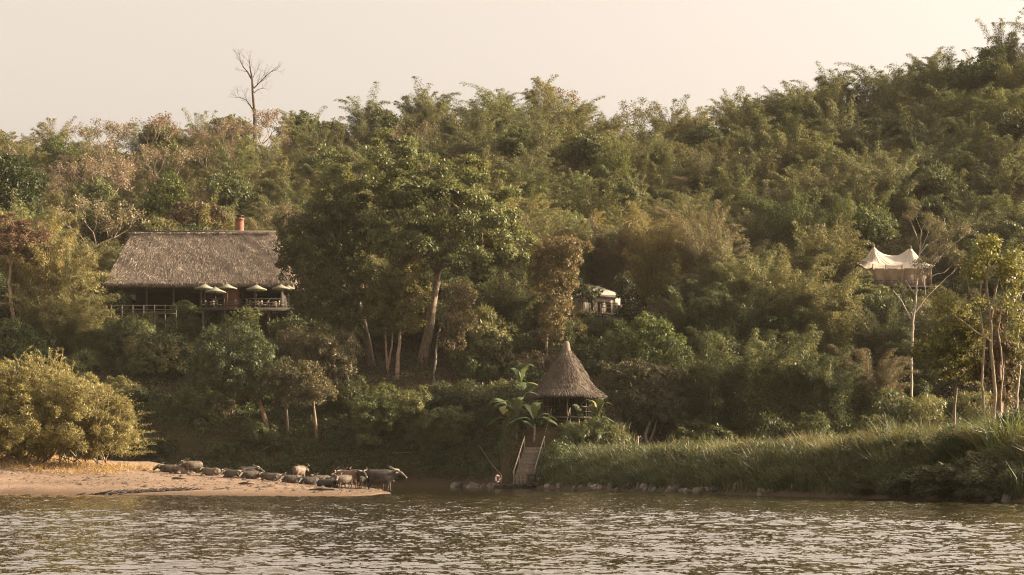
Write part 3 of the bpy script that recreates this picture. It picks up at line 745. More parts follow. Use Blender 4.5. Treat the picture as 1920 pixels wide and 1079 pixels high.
LODGE, LO, ZF = lodge()
DECK, DO, DHW = terrace(ZF)
for px, py, wd, Y, lab in ((384, 532, 41, 221.2, 'leftmost pale green parasol on the lodge deck'), (404, 538, 40, 220.0, 'low pale green parasol in front of two others on the deck'),
                           (426, 532, 38, 222.6, 'pale green parasol just left of the brick pier'), (481, 533.5, 40, 221.4, 'pale green parasol just right of the brick pier'),
                           (527, 533, 36, 221.0, 'pale green parasol near the right end of the deck'), (541, 535, 30, 222.6, 'rightmost parasol half hidden by the big tree beside the deck')):
    parasol(px, py, wd, Y, ZF, lab)
k = 0
for px, Y, lab in ((396, 221.0, 'table under the two left parasols of the deck'), (480, 221.0, 'table under the parasol right of the brick pier'), (513, 221.6, 'table between the two right hand parasols')):
    X = X_at(px, Y); table_set(X, Y, ZF, 0, lab, (.38, .33, .25))
    for sx, side in ((-1, 'left'), (1, 'right')):
        chair(X + sx * .85, Y, ZF, -sx * math.pi / 2, 'chair at the %s end of the %s' % (side, lab), (.50, .43, .33))
    chair(X, Y + .75, ZF, math.pi, 'chair behind the %s' % lab, (.46, .40, .30))

# pole fence left of the deck
def pole_fence():
    xa, xb = X_at(188, 219), X_at(330, 219); ya = 219.0
    root = empty('pole_fence', ((xa + xb) / 2, ya, float(terrain((xa + xb) / 2, ya))), 'rustic pole fence running along the path left of the deck', 'fence')
    O = np.array(root.location); zt = Z_at(574, ya) - O[2]
    for x in np.linspace(xa, xb, 8) - O[0]:
        zg = float(terrain(O[0] + x, ya)) - O[2] - .3; m = MB(); m.tube([(x, 0, min(zg, zt - 1.3)), (x, 0, zt + .12)], .075, 6); m.build('post', WOOD, root, (.09, .072, .05))
    for z in (zt, zt - .42, zt - .84):
        m = MB(); m.tube(bent((xa - O[0], -.05, z), (xb - O[0], -.05, z), np.random.default_rng(int(abs(z) * 10)), 9, .006), .05, 6); m.build('rail', WOOD, root, (.10, .08, .056))
pole_fence()
HUT, HO = river_hut()
tent_two_peaks(); tent_cream()
for px, py, lab in ((1601, 508, 'left of two small white parasols beside the twin peaked tent'), (1617, 511, 'right of two small white parasols beside the twin peaked tent')):
    Y = 233.0; X = X_at(px, Y); zt = Z_at(py, Y); zg = float(terrain(X, Y)); h = zt - zg
    r = empty('parasol', (X, Y, zg), lab, 'parasol'); m = MB(); m.lathe((0, 0, 0), [(.02, h), (.62, h - .3), (.62, h - .38), (.58, h - .3), (.02, h - .08)], 8); m.build('canopy', FABRIC, r, (.66, .62, .54))
    m = MB(); m.tube([(0, 0, 0), (0, 0, h)], .03, 6); m.build('pole', WOOD, r, (.2, .16, .12))

# landing: pontoon, lower and upper stairs
YB = 171.5
g_top = P_at(1003, 839, 177.5); g_bot = P_at(982, 907, YB + .6)
stairs('landing_stairs', 'pale wooden stairs with handrails climbing from the pontoon up the bank', g_top, g_bot, 1.75, 13, (.27, .22, .165), 1.0, (.33, .275, .205))
stairs('hut_stairs', 'dark wooden stairs climbing to the thatched hut', P_at(1052, 783, 180.0), P_at(1038, 836, 177.6), 1.7, 10, (.10, .075, .055), .9, (.13, .10, .07), closed=False)
def landing_deck():
    p0 = P_at(1003, 840, 178.0); root = empty('stair_landing', p0, 'small plank landing joining the pale stairs and the dark stairs', 'landing')
    m = MB()
    for k in range(6): m.box((.75, -.1 + k * .22, -.04), (3.6, .2, .07))
    m.build('planks', WOOD, root, (.26, .20, .14)); m = MB()
    for x in (-.9, .8, 2.4): m.box((x, .3, -.9), (.14, .14, 1.7))
    m.build('supports', WOOD, root, (.18, .13, .09))
landing_deck()
def pontoon():
    xa, xb = X_at(926, 170), X_at(1005, 170); root = empty('pontoon', ((xa + xb) / 2, 170.3, 0), 'dark floating pontoon with tyres at the foot of the pale stairs', 'pontoon')
    hw = (xb - xa) / 2
    m = MB(); m.box((0, 0, .22), (2 * hw, 2.0, .16)); m.box((.35, .3, .34), (1.9, 1.2, .07)); m.build('deck', WOOD, root, (.085, .065, .05))
    for y in (-.75, .75):
        m = MB(); m.tube([(-hw, y, .03), (hw, y, .03)], .2, 10); m.build('float', METAL, root, (.035, .03, .026))
    for x in (-hw * .45, hw * .02, hw * .45, hw * .85):
        m = MB(); a = np.linspace(0, 2 * math.pi, 17); m.tube(np.stack([x + .17 * np.cos(a), np.full(17, -1.04), .16 + .17 * np.sin(a)], 1), .06, 6, caps=False); m.build('tyre', METAL, root, (.03, .027, .024), smooth=True)
    for i, x in enumerate((-.35, 0, .38, .66)):
        m = MB(); m.tube([(x, -.2, .3), (x + .03, -.2, .75), (x - .05, -.2, 1.08)], .022, 6); m.build('rail_bar', METAL, root, (.05, .045, .04))
    return root
pontoon()
def small_table():
    X, Y = X_at(1000, 170.4), 170.4; r = empty('metal_table', (X, Y, .37), 'dark metal table standing at the right end of the pontoon', 'table')
    m = MB(); m.box((0, 0, .85), (1.2, .7, .05)); m.build('tabletop', METAL, r, (.06, .052, .045))
    m = MB(); m.box((-.15, 0, .48), (.7, .5, .62)); m.build('cabinet', METAL, r, (.10, .08, .065))
    for sx in (-.55, .55):
        for sy in (-.28, .28):
            m = MB(); m.box((sx, sy, .41), (.05, .05, .83)); m.build('leg', METAL, r, (.06, .052, .045))
small_table()
r = empty('mooring_post', (X_at(940, 170.6), 170.6, .3), 'thin steel post holding the mooring rope on the pontoon', 'post'); m = MB(); m.tube([(0, 0, 0), (0, 0, Z_at(891, 170.6) - .3)], .03, 6); m.tube([(-.05, 0, Z_at(891, 170.6) - .32), (.05, 0, Z_at(891, 170.6) - .32)], .02, 6); m.build('shaft', METAL, r, (.2, .18, .15))
life_ring((X_at(933, 170.2), 170.2, Z_at(898, 170.2)), .9, 'white life ring with red bands at the left end of the pontoon')
life_ring((X_at(1011, 170.6), 170.6, Z_at(898, 170.6)), 1.25, 'white life ring seen edge on beside the metal table')
for px, lab in ((931, 'short wooden post carrying the left life ring'), (1013, 'short wooden post carrying the right life ring')):
    r = empty('ring_post', (X_at(px, 170.7), 170.9, 0), lab, 'post'); m = MB(); m.tube([(0, 0, -1), (0, 0, Z_at(889, 170.9))], .06, 6); m.build('shaft', WOOD, r, (.14, .11, .08))
Xa, Ya = X_at(894, 183), 183.0
r = MB(); p0 = P_at(940, 891, 170.6); p1 = P_at(898, 834, 184); t = np.linspace(0, 1, 14)[:, None]
r.tube(p0 + (p1 - p0) * t - np.array((0, 0, 1.0)) * (t * (1 - t)) * .7 - p0, .016, 5); o = r.build('mooring_rope', FABRIC, color=(.42, .37, .30)); o.location = p0; tag(o, 'pale mooring rope running from the pontoon up the left bank', 'rope')

# ------------------------------------------------------------------ water buffalo
def skin(chains, vox=.045, it=6):
    mb = MB()
    for pts in chains:
        pts = np.array(pts, float); path = pts[:, :3]; rad = pts[:, 3:5] if pts.shape[1] == 5 else np.repeat(pts[:, 3:4], 2, 1)
        mb.tube(path, rad, 12)
    me = mb.mesh('body'); ob = bpy.data.objects.new('tmp', me); COL.objects.link(ob)
    rm = ob.modifiers.new('r', 'REMESH'); rm.mode = 'VOXEL'; rm.voxel_size = vox; rm.use_smooth_shade = True
    s2 = ob.modifiers.new('s', 'SMOOTH'); s2.iterations = it; s2.factor = .5
    dg = bpy.context.evaluated_depsgraph_get(); res = bpy.data.meshes.new_from_object(ob.evaluated_get(dg))
    bpy.data.objects.remove(ob); bpy.data.meshes.remove(me)
    res.materials.clear(); res.materials.append(HIDE); return res
def buffalo_proto(name, lying=False, yaw=0.0, low=0.0, step=0.0):
    dz = -.56 if lying else 0
    T = [(-1.0, 0, .98, .12, .14), (-.90, 0, .99, .27, .29), (-.66, 0, .98, .38, .40), (-.3, 0, .92, .46, .45), (.05, 0, .88, .50, .48), (.38, 0, .92, .45, .46), (.62, 0, .98, .35, .41), (.80, 0, 1.02, .25, .32), (.90, 0, 1.03, .13, .2)]
    T = [(x, y, z + dz, b, a) for x, y, z, a, b in T]
    cz = 1.06 + dz; hd = np.array(((.68, 0, -.02, .24, .31), (.90, 0, .02, .20, .26), (1.06, 0, .06, .17, .21), (1.20, 0, .08, .165, .19), (1.34, 0, .02, .155, .175), (1.50, 0, -.09, .115, .13), (1.62, 0, -.18, .10, .10), (1.69, 0, -.22, .07, .06)))
    horn = [np.array(((1.20, s * .10, .24), (1.15, s * .30, .30), (.98, s * .54, .32), (.74, s * .64, .40), (.54, s * .56, .55))) for s in (-1, 1)]
    ear = [np.array(((1.14, s * .12, .14, .06, .06), (1.08, s * .30, .10, .075, .04), (1.03, s * .42, .05, .035, .025))) for s in (-1, 1)]
    def turn(p):
        p = np.array(p, float); x = p[:, 0] - .72; k = np.clip(x / .5, 0, 1); a = yaw * k; lw = low * k
        X = .72 + x * np.cos(a) * np.cos(lw); Yy = p[:, 1] * np.cos(a) + x * np.sin(a); X = X - p[:, 1] * np.sin(a); Z = p[:, 2] + cz - x * np.sin(lw)
        q = p.copy(); q[:, 0], q[:, 1], q[:, 2] = X, Yy, Z; return q
    hd = turn(hd); hd[:, [3, 4]] = hd[:, [4, 3]]
    ch = [T, hd] + [turn(e) for e in ear]
    for s in (-1, 1):
        if lying:
            ch.append([(.5, s * .22, .36, .17, .17), (.78, s * .30, .22, .11, .11), (.98, s * .32, .09, .08, .08), (.80, s * .36, .06, .06, .06), (.55, s * .36, .06, .055, .055)])
            ch.append([(-.58, s * .24, .40, .24, .24), (-.30, s * .36, .24, .17, .17), (-.08, s * .42, .11, .09, .09), (-.35, s * .46, .07, .065, .065), (-.62, s * .46, .06, .055, .055)])
        else:
            f = step * s
            ch.append([(.56, s * .19, .95, .18, .18), (.56, s * .20, .66, .12, .12), (.58 + f * .4, s * .19, .40, .075, .075), (.56 + f * .8, s * .19, .12, .055, .055), (.58 + f, s * .19, .05, .07, .07), (.60 + f, s * .19, .0, .075, .075)])
            ch.append([(-.62, s * .18, 1.0, .24, .24), (-.54, s * .21, .70, .16, .16), (-.72 - f * .4, s * .20, .43, .08, .08), (-.70 - f * .7, s * .20, .13, .055, .055), (-.67 - f * .7, s * .20, .05, .07, .07), (-.65 - f * .7, s * .20, 0, .075, .075)])
    ch.append([(-.90, 0, 1.10 + dz, .04, .04), (-1.0, 0, .92 + dz, .035, .035), (-1.0, .02, .62 + dz * .8, .028, .028), (-.98, .04, .42 + dz * .62, .045, .045), (-.98, .04, .34 + dz * .5, .02, .02)])
    body = skin(ch)
    hm = MB()
    for h in horn:
        q = turn(np.concatenate([h, np.zeros((5, 2))], 1))[:, :3]
        t = np.linspace(0, 4, 13); q = np.stack([np.interp(t, range(5), q[:, i]) for i in range(3)], 1); hm.tube(q, np.linspace(.066, .012, 13), 7)
    hmesh = hm.mesh('horns', True); hmesh.materials.append(STONE)
    em = MB()
    for s in (-1, 1):
        c = turn([(1.34, s * .145, .07, 0, 0)])[0, :3]
        em.lathe(c, [(.001, -.03), (.02, -.02), (.03, 0), (.02, .02), (.001, .03)], 8)
    emesh = em.mesh('eyes', True); emesh.materials.append(METAL)
    mz = MB(); q = turn([(1.63, 0, -.19, .09, .09), (1.68, 0, -.215, .08, .075), (1.72, 0, -.24, .04, .04)]); mz.tube(q[:, :3], q[:, 3:5], 10); mmesh = mz.mesh('muzzle', True); mmesh.materials.append(HIDE)
    return body, hmesh, emesh, mmesh
BP = {'stand': buffalo_proto('stand', step=.06), 'graze': buffalo_proto('graze', low=.5, step=-.05), 'turn': buffalo_proto('turn', yaw=.9, step=.04), 'lie': buffalo_proto('lie', True), 'lieturn': buffalo_proto('lieturn', True, yaw=1.0), 'lieback': buffalo_proto('lieback', True, yaw=-.9, low=.3)}
def buffalo(px, py, pose, head, hpx, color, label, muzzle=(.16, .13, .105), horn=(.20, .168, .13)):
    """px, py where it touches the sand; head: the way it faces in degrees (0 right, 90 away); hpx its height in photo pixels"""
    X, Y = ground_hit(px, py, spit_z, 98, 134); z = float(spit_z(X, Y))
    full = .98 if pose.startswith('lie') else 1.44
    sc = float(np.clip(hpx * Y / F / full, .62, 1.15))
    r = empty('water_buffalo', (X, Y, z - .02), label, 'buffalo', 'water buffalo herd on the sand spit', R(head), sc)
    body, hm, em, mz = BP[pose]
    bo = link('body', body, r, color); link('horns', hm, bo, horn); link('eyes', em, bo, (.02, .016, .012)); link('muzzle', mz, bo, muzzle)
G1 = (.066, .053, .042); G2 = (.085, .068, .052); G3 = (.040, .034, .029); G4 = (.115, .09, .068); G5 = (.026, .023, .020); G6 = (.15, .09, .065)
for a in (
    (318, 886, 'lie', 184, 14, G1, 'brown buffalo lying at the far left of the herd with upright horns'),
    (345, 888.5, 'lieback', 215, 11, G4, 'pale calf lying low in front of the left standing buffalo'),
    (362, 889, 'stand', 205, 21, G2, 'tan buffalo standing over the lying calves at the left end of the herd'),
    (396, 892, 'lie', 165, 13, G4, 'pale buffalo lying flat just right of the left standing buffalo'),
    (440, 888, 'lie', 178, 16, G1, 'brown buffalo with large curved horns lying at the back, looking left'),
    (464, 889.5, 'lie', 10, 14, G3, 'dark buffalo lying at the back, head turned right with pale horns'),
    (438, 895.5, 'lieturn', 165, 14, G2, 'buffalo with a tan face lying in front of the curved horned one'),
    (470, 898, 'lieturn', 195, 14, G1, 'grey buffalo with a dark face lying left of the long horned one'),
    (508, 901.5, 'lie', 176, 17, G1, 'grey buffalo lying with long pale horns stretched to the left'),
    (547, 906, 'lieturn', 190, 19, G1, 'grey buffalo with dark face lying below the big tan standing one'),
    (561, 899, 'stand', 62, 27, G4, 'big tan buffalo standing with its rump to the river, mid herd'),
    (604, 898.5, 'turn', 200, 25, G2, 'grey buffalo with a white face standing at the back, looking at the river'),
    (622, 902, 'graze', 190, 23, G5, 'black buffalo standing at the back with its head lowered to the left'),
    (580, 909, 'lieturn', 200, 16, G3, 'dark faced buffalo lying just left of the big lying one'),
    (613, 914, 'lie', -14, 19, G3, 'big dark buffalo lying nearest the water in front of the standing group'),
    (655, 916, 'stand', 150, 36, G6, 'buffalo with a pink sunlit rump standing behind the small one'),
    (645, 917.5, 'turn', 218, 29, G2, 'small horned buffalo standing to face the river left of the pink one'),
    (676, 917, 'turn', 262, 37, G5, 'black buffalo facing the camera behind the foremost one, horns spread wide'),
    (712, 921, 'stand', -4, 43, (.047, .04, .034), 'large dark grey buffalo standing foremost at the tip of the spit, facing right'),
    (707, 918.5, 'stand', 14, 27, G3, 'dark calf standing half hidden behind the foremost buffalo'),
): buffalo(*a)

# ------------------------------------------------------------------ rocks, driftwood
def rock_mesh(seed):
    rng = np.random.default_rng(seed); import bmesh
    bm = bmesh.new(); bmesh.ops.create_icosphere(bm, subdivisions=2, radius=.5)
    f = rng.normal(size=(9, 3)); f = unit(f)
    for v in bm.verts:
        p = np.array(v.co); d = unit(p); m = min(.5, *[(.32 + .12 * ((i * 7) % 5) / 5) / max(.25, float(d @ q)) for i, q in enumerate(f) if float(d @ q) > .25] or [.5])
        v.co = Vector(d * m)
    me = bpy.data.meshes.new('rock'); bm.to_mesh(me); bm.free(); me.materials.append(STONE); return me
RK = [rock_mesh(i) for i in range(7)]
rng = np.random.default_rng(21)
def rocks(n, p0, p1, zone, group, smin, smax):
    for i in range(n):
        px = p0 + (p1 - p0) * (i + rng.uniform(.1, .9)) / n
        X = X_at(px, 160); 
        py = np.interp(px, [780, 860, 1000, 1100, 1300, 1500, 1700, 1920], [912, 914.5, 916, 920, 926, 932, 938, 943])
        Y = 3920 / (py - 893); dI = rng.uniform(-.2, 2.0); X = X_at(px, Y) + rng.normal(0, .35) ; Y = Y + dI * (2.2 if px > 1020 else 1.2)
        z = float(terrain(X, Y)); s = rng.uniform(smin, smax)
        o = link('rock', RK[int(rng.integers(7))], None, tuple(np.array((.24, .20, .158)) * rng.uniform(.4, 1.2)))
        o.location = (X, Y, max(z, -.05) + s * .12); o.rotation_euler = tuple(rng.uniform(0, 6, 3)); o.scale = (s * rng.uniform(.9, 1.4), s, s * rng.uniform(.6, .9))
        tag(o, zone, 'rock', group)
rocks(24, 858, 926, 'pale boulder in the pile left of the pontoon', 'boulders left of the pontoon', .3, 1.05)
rocks(42, 1016, 1330, 'pale boulder in the row along the waterline right of the pontoon', 'boulders right of the pontoon', .22, .8)
rocks(9, 1345, 1500, 'pale stone lying alone under the grassy right bank', 'scattered stones under the right bank', .3, .6)
rocks(9, 1860, 1925, 'stone at the waterline in the lower right corner of the bank', 'stones at the far right waterline', .3, .6)
def stick(pts, r, label, color=K_PALE, Y=None, fn=None, name='fallen_branch', cat='branch'):
    X, Yh = ground_hit(pts[0][0], pts[0][1], fn or land, 95)
    Y = Y or Yh; P = np.array([P_at(a, c, Y - .3 * i) for i, (a, c) in enumerate(pts)]); O = P[0].copy()
    m = MB(); rg = np.random.default_rng(int(pts[0][0])); f = []
    for i in range(len(P) - 1): f += list(bent(P[i] - O, P[i + 1] - O, rg, 5, .08))[:-1]
    f.append(P[-1] - O); m.tube(f, np.linspace(r, r * .4, len(f)), 6); o = m.build(name, BARK, color=color, smooth=True); o.location = O; tag(o, label, cat)
stick([(494, 842), (508, 836), (523, 829)], .07, 'pale fallen branch sticking out of the dark bank behind the herd', (.45, .38, .30))
stick([(553, 859), (580, 859), (600, 858), (606, 850)], .07, 'bent grey branch lying on the bank above the standing buffalo', (.26, .21, .16))
stick([(735, 850), (755, 849), (774, 848)], .06, 'thin straight branch lying on the bank right of the herd', (.26, .21, .16))
stick([(67, 848), (84, 836), (97, 826)], .07, 'pale straight stick leaning in front of the golden bush', (.5, .4, .28), fn=spit_z)
stick([(4, 862), (14, 872), (26, 882)], .12, 'weathered log on the sand below the golden bush at the left edge', (.34, .25, .18), fn=spit_z)
def debris():
    rg = np.random.default_rng(3); X0, Y0 = X_at(262, 111.5), 111.5; m = MB()
    for i in range(260):
        x = rg.normal(0, 1.3); y = rg.normal(0, .35) ; z = float(spit_z(X0 + x, Y0 + y)); a = rg.uniform(-.5, .5); L = rg.uniform(.15, .7)
        m.tube([(x, y, z), (x + L * math.cos(a), y + .2 * math.sin(a), z + rg.uniform(.02, .18))], rg.uniform(.012, .04), 4)
    o = m.build('driftwood', BARK, color=(.05, .04, .032)); o.location = (X0, Y0, 0); tag(o, 'dark tangle of driftwood and roots at the edge of the sand', 'driftwood', kind='stuff')
debris()
def litter():
    rg = np.random.default_rng(17); m = MB(); bm_ = np.array([(0, 0, 1), (1, 0, .1), (.2, .9, 0), (-.8, .5, .05), (-.7, -.7, 0), (.4, -.9, .05)], float); tr = [(0, 1, 2), (0, 2, 3), (0, 3, 4), (0, 4, 5), (0, 5, 1)]
    for i in range(1500):
        X = rg.uniform(-33, -7.5); Y = float(spit_front(X)) + rg.uniform(.3, 1) ** 1.5 * 24; z = float(spit_z(X, Y))
        if z < .1: continue
        s = rg.uniform(.025, .10) * (1 if rg.random() < .93 else 2.2); a = rg.uniform(0, 6); c, s_ = math.cos(a), math.sin(a)
        V = bm_ * (s * rg.uniform(.8, 2), s, s * .8); V = np.stack([V[:, 0] * c - V[:, 1] * s_, V[:, 0] * s_ + V[:, 1] * c, V[:, 2]], 1) + (X, Y, z - .01); m.add(V, None, tr)
    o = m.build('sand_litter', STONE, color=(.10, .072, .052)); tag(o, 'dung, clods and dark crumbs scattered over the sand', 'litter', kind='stuff')
litter()
for px, py, L, lab in ((336, 899, .9, 'dark root lying on the sand below the pale calf'), (462, 909, .9, 'dark root lying on the sand below the grey buffalo'), (606, 921, 1.6, 'brown plank lying on the sand below the big lying buffalo')):
    X, Y = ground_hit(px, py, spit_z, 98); z = float(spit_z(X, Y)); m = MB(); rg = np.random.default_rng(px)
    m.tube(bent((-L / 2, 0, .05), (L / 2, -.1, .05), rg, 6, .1), [.03, .06, .09, .07, .05, .02], 6)
    if L < 1.5: m.tube(bent((0, 0, .07), (.2, -.1, .25), rg, 4, .2), np.linspace(.06, .02, 4), 5)
    o = m.build('driftwood', BARK, color=(.10, .07, .05)); o.location = (X, Y, z); tag(o, lab, 'driftwood')
for px, lab in ((1193, 'left of two weathered stumps standing under the grey tangled tree'), (1200, 'right of two weathered stumps standing under the grey tangled tree')):
    X, Y = ground_hit(px, 847); m = MB(); rg = np.random.default_rng(px); hh = 26 * Y / F
    m.tube(bent((0, 0, -.2), (.15, 0, hh), rg, 6, .1), [.12, .11, .1, .09, .09, .07], 8); m.tube(bent((.1, 0, hh * .8), (.4, 0, hh), rg, 4, .1), np.linspace(.05, .03, 4), 6)
    o = m.build('tree_stump', BARK, color=(.34, .25, .18), smooth=True); o.location = (X, Y, float(terrain(X, Y))); tag(o, lab, 'stump')
# ------------------------------------------------------------------ what must stay in sight: (px0, py0, px1, py1, in front of Y)
KEEP = [(200, 436, 545, 582, 223), (1000, 640, 1125, 836, 181), (958, 818, 1062, 918, 179), (1076, 542, 1152, 592, 222), (1612, 462, 1748, 528, 231),
        (676, 630, 826, 712, 214), (905, 735, 1030, 830, 174)]
def clear(X, Y, z, w, h):
    """shrubs that would stand in front of a building, a stair or the big trunks are not planted"""
    px, py = proj(X, Y, z); k = F / Y
    for a, b, c, d, yy in KEEP:
        if Y < yy and px + w * k * .5 > a and px - w * k * .5 < c and py - h * k < d and py > b: return False
    return True

# ------------------------------------------------------------------ the big single trees
GREENS = dict(L=.32, W=.18, tr=1.12, dens=.82, flat=.62, lai=1.75, fill=.12, nj=.28)
hero('tall_tree', 'giant broad crowned green tree with a leaning trunk, between the lodge and the hut', 'tree', (790, 690, None),
     [(.62, [(790, 692), (800, 640), (812, 560), (822, 500), (815, 440)]), (.3, [(822, 505), (850, 450), (880, 400)]), (.28, [(820, 515), (770, 440), (730, 380)]), (.25, [(824, 500), (880, 470), (940, 440)])],
     [(735, 295, 52, 34, 0), (672, 335, 58, 40, 0), (628, 362, 44, 32, 1), (800, 325, 55, 36, 1), (862, 330, 50, 36, 0), (905, 372, 50, 42, -1), (940, 425, 45, 36, -1), (968, 462, 32, 28, 0),
      (860, 395, 60, 42, -3), (790, 385, 60, 42, -3), (720, 395, 62, 42, -2), (905, 470, 50, 30, -2), (835, 450, 50, 30, -3), (770, 450, 45, 32, -2), (760, 350, 60, 40, -2), (700, 450, 40, 32, -1), (960, 495, 26, 16, 0), (880, 505, 35, 16, -1), (790, 478, 44, 30, -4), (850, 500, 30, 26, -3), (900, 440, 40, 30, -3), (745, 475, 30, 24, -3)],
     (.145, .158, .068), (.30, .23, .165), 11, **GREENS)
hero('tall_tree', 'dark bushy tree standing against the right end of the lodge roof', 'tree', (697, 694, None),
     [(.55, [(697, 697), (688, 650), (676, 590), (665, 540), (640, 480)]), (.3, [(676, 590), (610, 520), (570, 470)])],
     [(610, 415, 45, 36, 1), (560, 445, 42, 40, 1), (650, 430, 42, 38, 0), (540, 488, 18, 28, 2), (590, 500, 52, 42, 0), (650, 500, 40, 36, 0), (574, 566, 28, 34, 1), (615, 570, 40, 34, 0), (672, 462, 22, 22, -1), (640, 590, 26, 26, -1), (628, 540, 34, 34, -2), (690, 545, 18, 34, -2), (655, 615, 24, 20, -2), (600, 450, 40, 34, -2), (655, 400, 34, 28, -1)],
     (.085, .088, .038), (.17, .128, .092), 12, L=.30, W=.14, tr=.55, dens=1.1)
hero('riverside_tree', 'olive leaved tree with a pinkish twin trunk in front of the giant tree', 'tree', (727, 706, None),
     [(.16, [(727, 708), (726, 680), (723, 645), (722, 600)]), (.13, [(727, 690), (735, 650), (738, 610)])],
     [(722, 560, 34, 32, 0), (745, 575, 30, 28, 0), (705, 585, 24, 26, -1), (742, 525, 30, 28, 1), (750, 610, 20, 16, -1), (722, 616, 22, 14, -1)],
     (.13, .118, .046), (.36, .235, .165), 13, L=.28, W=.14, tr=.5, dens=1.05)
hero('riverside_tree', 'yellowish tree with one straight pale trunk in front of the giant tree', 'tree', (745, 712, None),
     [(.26, [(745, 714), (746, 680), (749, 640), (750, 590)])],
     [(770, 520, 30, 30, 0), (776, 565, 24, 28, -1), (765, 490, 30, 26, 1), (785, 545, 18, 20, 0), (762, 598, 24, 22, -1), (780, 612, 14, 14, -1)],
     (.14, .125, .046), (.36, .25, .18), 14, L=.28, W=.14, tr=.5, dens=1.0)
hero('slender_tree', 'brown leaved slender tree with a thin pale trunk right of the giant trunk', 'tree', (814, 716, None),
     [(.13, [(814, 718), (816, 680), (819, 640), (830, 590)])],
     [(858, 560, 26, 28, 0), (868, 600, 24, 24, 0), (846, 605, 20, 26, 0), (848, 640, 22, 18, 0), (872, 555, 16, 20, 0)],
     (.14, .115, .066), (.34, .27, .21), 15, L=.24, W=.12, tr=.45, dens=.95)
hero('slender_tree', 'small brown tree with slim trunks below the deck, lit at its right edge', 'tree', (640, 745, None),
     [(.24, [(634, 748), (628, 700), (625, 660)]), (.14, [(655, 738), (650, 700), (648, 665)])],
     [(600, 650, 40, 28, 0), (645, 655, 28, 26, 0), (570, 680, 36, 24, 0), (625, 680, 34, 24, -1), (655, 690, 16, 14, -1), (560, 640, 34, 24, 1)],
     (.125, .108, .06), (.25, .19, .14), 16, L=.24, W=.11, tr=.45, dens=1.0)
hero('slender_tree', 'small round crowned tree on a bent trunk close above the bank behind the herd', 'tree', (593, 826, None),
     [(.17, [(593, 828), (592, 795), (589, 765), (587, 740)])],
     [(585, 722, 34, 24, 0), (560, 740, 30, 20, 0), (606, 740, 24, 20, -1), (575, 700, 30, 20, 1)],
     (.12, .105, .058), (.26, .18, .13), 17, L=.2, W=.1, tr=.4, dens=1.05)
hero('slender_tree', 'thin straight trunked tree with a sparse top, left of the small round crowned tree', 'tree', (541, 838, None),
     [(.16, [(541, 840), (539, 800), (537, 765), (536, 735)])],
     [(530, 700, 36, 24, 0), (545, 730, 26, 18, 0), (510, 720, 26, 20, 0)],
     (.09, .088, .047), (.14, .11, .085), 18, L=.2, W=.1, tr=.4, dens=1.0)
hero('leaning_tree', 'dark green feathery tree on a leaning orange trunk below the deck', 'tree', (502, 818, None),
     [(.32, [(502, 820), (498, 790), (490, 765), (480, 735)]), (.2, [(488, 760), (450, 720), (420, 690)])],
     [(450, 640, 46, 30, 1), (410, 670, 44, 30, 0), (480, 670, 36, 30, 0), (440, 700, 48, 28, -1), (395, 710, 36, 26, 0), (490, 710, 22, 26, -1), (465, 735, 34, 20, -1), (420, 745, 30, 18, 0), (400, 640, 30, 24, 1)],
     (.075, .09, .042), (.30, .19, .13), 19, L=.30, W=.11, tr=.5, dens=1.1, droop=.4)
hero('vine_tree', 'orange tinged vine draped tree column rising left of the cream cabin', 'tree', (1028, 690, None),
     [(.16, [(1026, 692), (1025, 660), (1026, 620), (1040, 560)])],
     [(1050, 470, 42, 24, 0), (1040, 500, 38, 26, 0), (1072, 470, 28, 22, 0), (1030, 540, 32, 30, 0), (1052, 520, 28, 26, -1), (1040, 585, 26, 30, -1), (1035, 625, 20, 18, -1), (1012, 500, 18, 30, 0), (1058, 552, 14, 18, 0)],
     (.155, .12, .058), (.30, .25, .19), 20, L=.24, W=.11, tr=.5, dens=1.1, droop=.5)
hero('bright_tree', 'fresh lime green bushy tree up right of the thatched hut', 'tree', (1215, 800, None),
     [(.25, [(1215, 802), (1218, 740), (1220, 680)]), (.15, [(1217, 740), (1250, 690), (1262, 660)])],
     [(1180, 635, 36, 24, 0), (1225, 628, 38, 26, 0), (1262, 655, 26, 26, 0), (1210, 660, 40, 22, -1), (1250, 690, 30, 24, 0), (1160, 655, 22, 18, 0), (1212, 605, 16, 14, 0), (1275, 690, 14, 20, 0)],
     (.115, .14, .048), (.22, .18, .13), 21, L=.26, W=.13, tr=.45, dens=.95)
def tangle(tb, cb, loc, rng):
    for i in range(26):
        a = loc(rng.uniform(1170, 1260), rng.uniform(700, 760), -1.5); d = rng.normal(size=3) * (1.2, .6, .8); tb.tube(bent(a, a + d * 1.6, rng, 6, .25), np.linspace(.022, .008, 6), 4, caps=False)
hero('tangled_tree', 'grey tangle of bare twigs and creepers on a crooked trunk, right of the dark hut', 'tree', (1218, 846, None),
     [(.2, [(1219, 848), (1210, 815), (1222, 785), (1228, 750)]), (.12, [(1216, 830), (1228, 800), (1240, 770)])],
     [(1175, 700, 42, 24, 0), (1225, 710, 46, 30, 0), (1265, 735, 26, 40, 0), (1190, 745, 36, 26, -1), (1245, 770, 34, 34, 0), (1275, 790, 18, 44, 0), (1200, 775, 24, 14, 0), (1150, 715, 22, 18, 0)],
     (.10, .092, .054), (.22, .17, .13), 22, L=.17, W=.08, tr=.4, dens=1.0, droop=.5, extra=tangle)
hero('weeping_tree', 'small weeping olive tree on a thin stem, upper left of the hut roof', 'tree', (913, 718, None),
     [(.09, [(912, 720), (912, 690), (914, 660)])], [(915, 645, 34, 18, 0), (940, 660, 18, 20, 0), (890, 660, 18, 18, 0), (925, 672, 22, 14, 0)],
     (.088, .086, .036), K_GREY, 23, L=.24, W=.07, tr=.45, dens=.9, droop=1.1)
